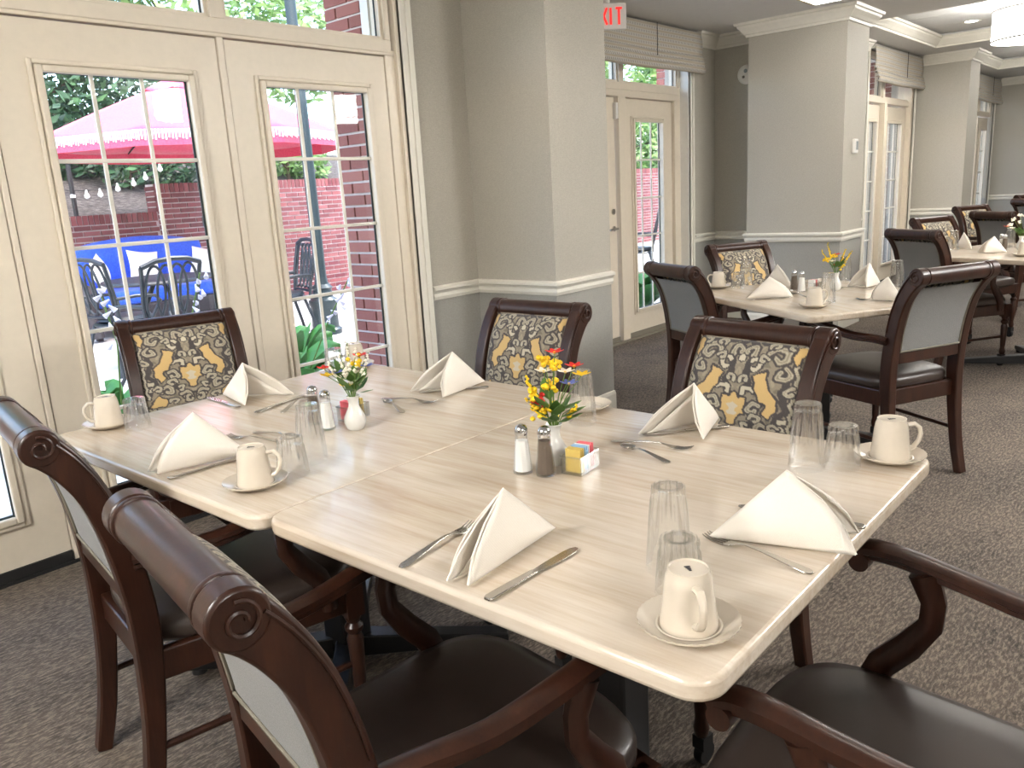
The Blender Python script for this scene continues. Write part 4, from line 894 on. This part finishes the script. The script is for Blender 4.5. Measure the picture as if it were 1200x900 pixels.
canopy(.30, RR, 2.52, 1.99, 'canopy'); canopy(.0, .40, 2.72, 2.50, 'vent_cap')
g = G(); g2 = G()
for i in range(NR):
    a0, a1 = 2*PI*i/NR, 2*PI*(i+1)/NR; p, q = Vector((math.cos(a0), math.sin(a0), 0))*RR, Vector((math.cos(a1), math.sin(a1), 0))*RR
    g.add([(p.x, p.y, 1.99), (q.x, q.y, 1.99), (q.x, q.y, 1.86), (p.x, p.y, 1.86)], [(0, 1, 2, 3)])
    for k in range(44):
        m = p.lerp(q, (k+.5)/44); d = (q-p).normalized()*.009; L = .085+.01*math.sin(k*2.1)
        g2.add([(m.x*1.004-d.x, m.y*1.004-d.y, 2.0), (m.x*1.004+d.x, m.y*1.004+d.y, 2.0), (m.x*1.006+d.x*.7, m.y*1.006+d.y*.7, 2.0-L), (m.x*1.006-d.x*.7, m.y*1.006-d.y*.7, 2.0-L)], [(0, 1, 2, 3)])
    G().tube([(0, 0, 2.60), (p.x, p.y, 1.985)], .008, 6).ob('rib', 'iron_paint', t, True); G().tube([(0, 0, 1.98), (p.x*.5, p.y*.5, 2.27)], .007, 6).ob('strut', 'iron_paint', t, True)
g.ob('valance', 'red_canvas', t, solid=.004); g2.ob('fringe', 'fringe', t, solid=.002)['kind'] = 'stuff'
# wicker sofa
t = thing('wicker_sofa', 'dark wicker sofa with royal blue cushions by the garden wall', 'sofa', (4.55, 9.85, GZ))
def bow(u): return .10*(1-(2*u-1)**2)
G().grid(lambda u, v: ((u-.5)*1.7, .28-.02*v, .28+v*(.72+bow(u))), 24, 4).ob('back_frame', 'wicker', t, True, solid=.08)
G().box(-.85, .85, -.42, .30, .14, .36).ob('base', 'wicker', t, bevel=.03); 
for s in (-1, 1): G().tube([(s*.88, .30, .62), (s*.90, .0, .60), (s*.90, -.38, .56), (s*.90, -.46, .46), (s*.90, -.46, .05)], .085, 12).ob('arm', 'wicker', t, True)
for s in (-1, 1):
    for y in (-.38, .26): G().box(s*.84-.03, s*.84+.03, y-.03, y+.03, 0, .16).ob('leg', 'wicker', t)
G().box(-.82, .82, -.44, .22, .36, .52).ob('seat_cushion', 'blue_fabric', t, bevel=.05, seg=3); G().grid(lambda u, v: ((u-.5)*1.62, .20-.06*math.sin(PI*v)+.03*v, .5+v*(.50+bow(u))), 30, 8).ob('back_cushion', 'blue_fabric', t, True, solid=.10)
def pillow(x, y, z, rx, ry, rz, s, label):
    g = G(); n = 16; vs = []
    for sg in (1, -1): g.grid(lambda u, v, sg=sg: ((2*u-1)*s*(1-.10*math.sin(PI*v)), sg*.09*(math.sin(PI*u)*math.sin(PI*v))**.55, (2*v-1)*s*(1-.10*math.sin(PI*u))), n, n)
    o = tag(g.ob('throw_pillow', 'pillow_fabric', None, 180), label, 'pillow', 'cream throw pillows on the wicker sofa'); o.location = (x, y, z); o.rotation_euler = (rx, ry, rz)
pillow(3.90, 9.62, .70, R(-14), R(-12), R(55), .19, 'cream pillow leaning on the left arm of the blue sofa'); pillow(4.46, 9.72, .72, R(-18), R(8), 0, .19, 'cream pillow in the middle of the blue sofa'); pillow(5.22, 9.66, .70, R(-18), R(10), R(-35), .18, 'cream pillow at the right arm of the blue sofa')
# cast iron chairs
def iron_chair(x, y, a, label):
    t = thing('cast_iron_chair', label, 'chair', (x, y, GZ), a, 'ornate dark cast metal patio chairs')
    G().lathe([(0, .43), (.24, .43), (.26, .445), (.24, .46), (0, .465)], 28).ob('seat', 'iron_paint', t, True); G().lathe([(.20, .465), (.235, .48), (.22, .51), (0, .525)], 28).ob('seat_pad', 'iron_paint', t, True)
    for sx in (-1, 1):
        G().tube([(sx*.19, .17, .44), (sx*.22, .23, .25), (sx*.21, .22, .08), (sx*.24, .26, 0)], .016, 8).ob('leg', 'iron_paint', t, True); G().tube([(sx*.17, -.18, .44), (sx*.20, -.25, .2), (sx*.22, -.30, 0)], .016, 8).ob('leg', 'iron_paint', t, True)
        G().tube([(sx*.22, -.22, .44), (sx*.24, -.25, .7), (sx*.26, -.32, .98)], .017, 8).ob('back_post', 'iron_paint', t, True)
        G().tube([(sx*.24, -.25, .68), (sx*.29, -.08, .69), (sx*.29, .12, .67), (sx*.28, .18, .62), (sx*.25, .16, .56), (sx*.23, .1, .46)], .016, 8).ob('arm', 'iron_paint', t, True)
    G().tube([(-.26, -.32, .98), (-.14, -.33, 1.02), (0, -.335, 1.03), (.14, -.33, 1.02), (.26, -.32, .98)], .020, 8).ob('top_rail', 'iron_paint', t, True); G().tube([(-.22, -.235, .52), (.22, -.235, .52)], .014, 8).ob('lower_rail', 'iron_paint', t, True)
    for cx in (-.15, -.05, .05, .15):
        P = [(cx+.085*math.cos(q), -.225-.10*((.76+.21*math.sin(q))-.44)/.54-.006*math.cos(q*2), .765+.22*math.sin(q)) for q in (2*PI*i/24 for i in range(25))]; G().tube(P, .011, 6).ob('back_loop', 'iron_paint', t, True)
iron_chair(2.98, 6.45, R(8), 'dark cast metal patio chair seen from behind in front of the sofa'); iron_chair(3.12, 7.35, R(-75), 'dark cast metal chair at the left of the patio group, turned sideways')
iron_chair(4.66, 7.2, R(75), 'dark cast metal chair turned sideways beside the lamp post'); iron_chair(10.0, 6.3, R(30), 'dark patio chair seen through the exit door glass'); iron_chair(.55, 5.0, R(-40), 'patio chair just visible through the leftmost door glass')
t = thing('patio_table', 'round dark patio table between the cast metal chairs', 'table', (3.95, 8.35, GZ)); G().lathe([(0, .68), (.52, .68), (.55, .70), (.54, .72), (0, .725)], 36).ob('top', 'iron_paint', t, True)
for k in range(4): a = k*PI/2+.4; G().tube([(.05*math.cos(a), .05*math.sin(a), .68), (.32*math.cos(a), .32*math.sin(a), .3), (.42*math.cos(a), .42*math.sin(a), 0)], .02, 8).ob('leg', 'iron_paint', t, True)
# hostas with flower stalks
def hosta(x, y, r, n, label):
    t = thing('hosta_plant', label, 'plant', (x, y, GZ)); rs = random.Random(int(x*100))
    for k in range(n):
        a = 2*PI*k/n*2.4+rs.uniform(-.2, .2); L = r*rs.uniform(.7, 1.1); hgt = rs.uniform(.16, .42); wd = L*.34; d = Vector((math.cos(a), math.sin(a), 0)); nn = Vector((-d.y, d.x, 0)); tl = rs.uniform(-.3, .3)
        def f(u, v): p = d*(.03+L*v)+nn*((2*u-1)*wd*math.sin(PI*min(1, .08+v*.92))**.8); return (p.x, p.y, .05+hgt*math.sin(PI*.62*v)+.05*abs(2*u-1)+tl*.1*(2*u-1))
        G().grid(f, 4, 6).ob('leaf', 'hosta_leaf', t, 180, solid=.003)
    return t
hosta(2.98, 4.75, .38, 16, 'green hosta outside the right patio door beside the brick pier'); hosta(3.35, 5.2, .36, 14, 'green hosta further out beyond the right patio door'); hosta(1.85, 4.85, .36, 14, 'green hosta outside the middle patio door behind the damask chair'); hosta(7.35, 4.6, .48, 18, 'green hosta outside the exit door glass'); hosta(7.95, 5.3, .42, 14, 'second hosta farther from the exit door glass')
def stalk(x, y, top, label):
    t = thing('hosta_flower', label, 'flower', (x, y, GZ)); e = Vector(top)-Vector((x, y, GZ)); m = e*.6+Vector((.05, .05, .08))
    G().tube([(0, 0, 0), e*.3+Vector((-.02, 0, .04)), m, e], .005, 6).ob('stem', 'stem_green', t, True); rs = random.Random(int(x*50))
    for k in range(11):
        q = m.lerp(e, k/10)+Vector((rs.uniform(-.03, .03), rs.uniform(-.03, .03), 0)); d = Vector((rs.uniform(-1, 1), rs.uniform(-1, 1), -.6)).normalized()*.045; G().tube([q, q+d*.5, q+d], [.004, .009, .016], 6).ob('bell', 'lilac_petal', t, True)
stalk(1.95, 4.75, (1.72, 4.3, .97), 'white hosta flower stalk left, in front of the sofa'); stalk(2.2, 4.8, (2.33, 4.4, .98), 'white hosta flower stalk right, in front of the iron chair'); stalk(3.0, 4.6, (3.28, 4.25, .86), 'white hosta flower stalk beside the brick pier')
# string lights
t = thing('string_lights', 'string of clear bulbs hanging above the mulch bank', 'lights'); k9 = 10.97/9; Q9 = lambda x, z: (x*k9, 10.97, 1.327+(z-1.327)*k9)
P = [Q9(3.1, 1.66), Q9(3.51, 1.60), Q9(3.79, 1.60), Q9(4.16, 1.70), Q9(4.5, 1.86), Q9(4.9, 2.1)]
G().tube(P, .005, 5).ob('wire', 'ink', t)
for q in ((3.35, 1.60), (3.51, 1.565), (3.65, 1.56), (3.79, 1.57), (3.98, 1.62), (4.16, 1.67), (4.30, 1.73), (4.48, 1.82)): G().lathe([(.010, .03), (.014, .0), (.032, -.04), (.03, -.065), (0, -.085)], 12, Q9(q[0], q[1]+.02)).ob('bulb', 'bulb_glass', t, True)
o = tag(G().tube([(4.28, 10.97, 1.26), (4.28, 10.97, 1.98)], .028, 8).ob('light_pole', 'ink', None, True), 'thin black pole holding the string lights above the mulch', 'pole')
# trees and shrubs
def foliage(g, c, rad, n, L, rs):
    c = Vector(c)
    v = rs.normal(size=(n, 3)); v /= np.linalg.norm(v, axis=1)[:, None]; rr = rs.uniform(.35, 1, n)**.5
    for k in range(n):
        p = c+Vector((v[k, 0]*rad[0]*rr[k], v[k, 1]*rad[1]*rr[k], v[k, 2]*rad[2]*rr[k])); d = Vector(rs.normal(size=3)).normalized(); e = d.orthogonal().normalized(); s = L*rs.uniform(.6, 1.2)
        g.add([p-d*s, p+e*s*.38, p+d*s, p-e*s*.38], [(0, 1, 2, 3)])
def tree(x, y, z0, blobs, n, L, mat, label, trunk=.09, name='tree'):
    t = thing(name, label, 'tree' if name == 'tree' else 'shrub', (x, y, z0), 0, 'trees and shrubs beyond the garden wall'); rs = np.random.default_rng(int(x*10+y)); g = G()
    for c, rad in blobs: foliage(g, c, rad, int(n/len(blobs)), L, rs)
    g.ob('foliage', mat, t)['kind'] = 'stuff'
    top = blobs[0][0]; G().tube([(0, 0, 0), (top[0]*.4, top[1]*.4, top[2]*.5), top], [trunk, trunk*.7, trunk*.3], 8).ob('trunk', 'bark', t, True)
    for c, rad in blobs[1:4]: G().tube([(top[0]*.3, top[1]*.3, top[2]*.45), c], [trunk*.5, trunk*.15], 6).ob('branch', 'bark', t, True)
tree(4.3, 13.4, 1.9, [((0, 0, 1.5), (1.9, .9, 1.5)), ((-1.6, 0, 1.0), (1.2, .8, 1.3)), ((1.6, .2, 1.7), (1.2, .8, 1.2)), ((.4, -.2, .3), (1.8, .7, .7))], 9000, .12, 'foliage_dark', 'dense dark evergreen hedge behind the umbrella')
tree(2.9, 11.6, 1.5, [((0, 0, 1.2), (.7, .5, .9)), ((.3, -.2, .4), (.7, .5, .6))], 1500, .14, 'foliage_light', 'bright leafy shrub at the left of the door view', .04, 'shrub')
tree(5.6, 12.2, 1.7, [((0, 0, .5), (.6, .5, .5)), ((.7, 0, .35), (.5, .4, .4))], 1200, .10, 'foliage_dark', 'low dark shrub above the mulch bank', .03, 'shrub')
tree(8.6, 12.6, 1.6, [((0, 0, .75), (.6, .5, .55)), ((-.5, 0, .9), (.5, .4, .45)), ((.45, .1, .45), (.5, .4, .4))], 1400, .10, 'foliage_light', 'round shrub above the brick wall beside the pier', .04, 'shrub')
tree(9.2, 15.5, 1.9, [((0, 0, 3.6), (2.2, 1.2, 1.5)), ((-1.8, 0, 4.2), (1.5, 1, 1.3)), ((1.8, 0, 2.8), (1.6, 1, 1.3))], 3000, .17, 'foliage_light', 'pale sunlit tree behind the lamp post')
tree(5.5, 17.5, 2.0, [((0, 0, 4.8), (2.6, 1.5, 2.0)), ((2.4, 0, 5.5), (1.8, 1.2, 1.6)), ((-2.4, 0, 4.2), (2, 1.2, 2))], 4000, .2, 'foliage_light', 'tall pale tree seen through the transom glass')
tree(17.6, 12.9, 1.4, [((0, 0, 1.2), (1.6, .8, 1.4)), ((2.6, 0, 1.3), (1.8, .8, 1.5)), ((5, 0, 1.3), (1.8, .8, 1.5))], 7000, .14, 'foliage_light', 'green hedge above the brick wall seen through the exit door')
tree(27, 17.5, 1.5, [((0, 0, 4.0), (3, 1.5, 2.4)), ((-3, 0, 3.6), (2.2, 1.2, 2)), ((3.5, 0, 4), (2.4, 1.2, 2))], 5000, .22, 'foliage_light', 'tall bright tree above the exit door transom')
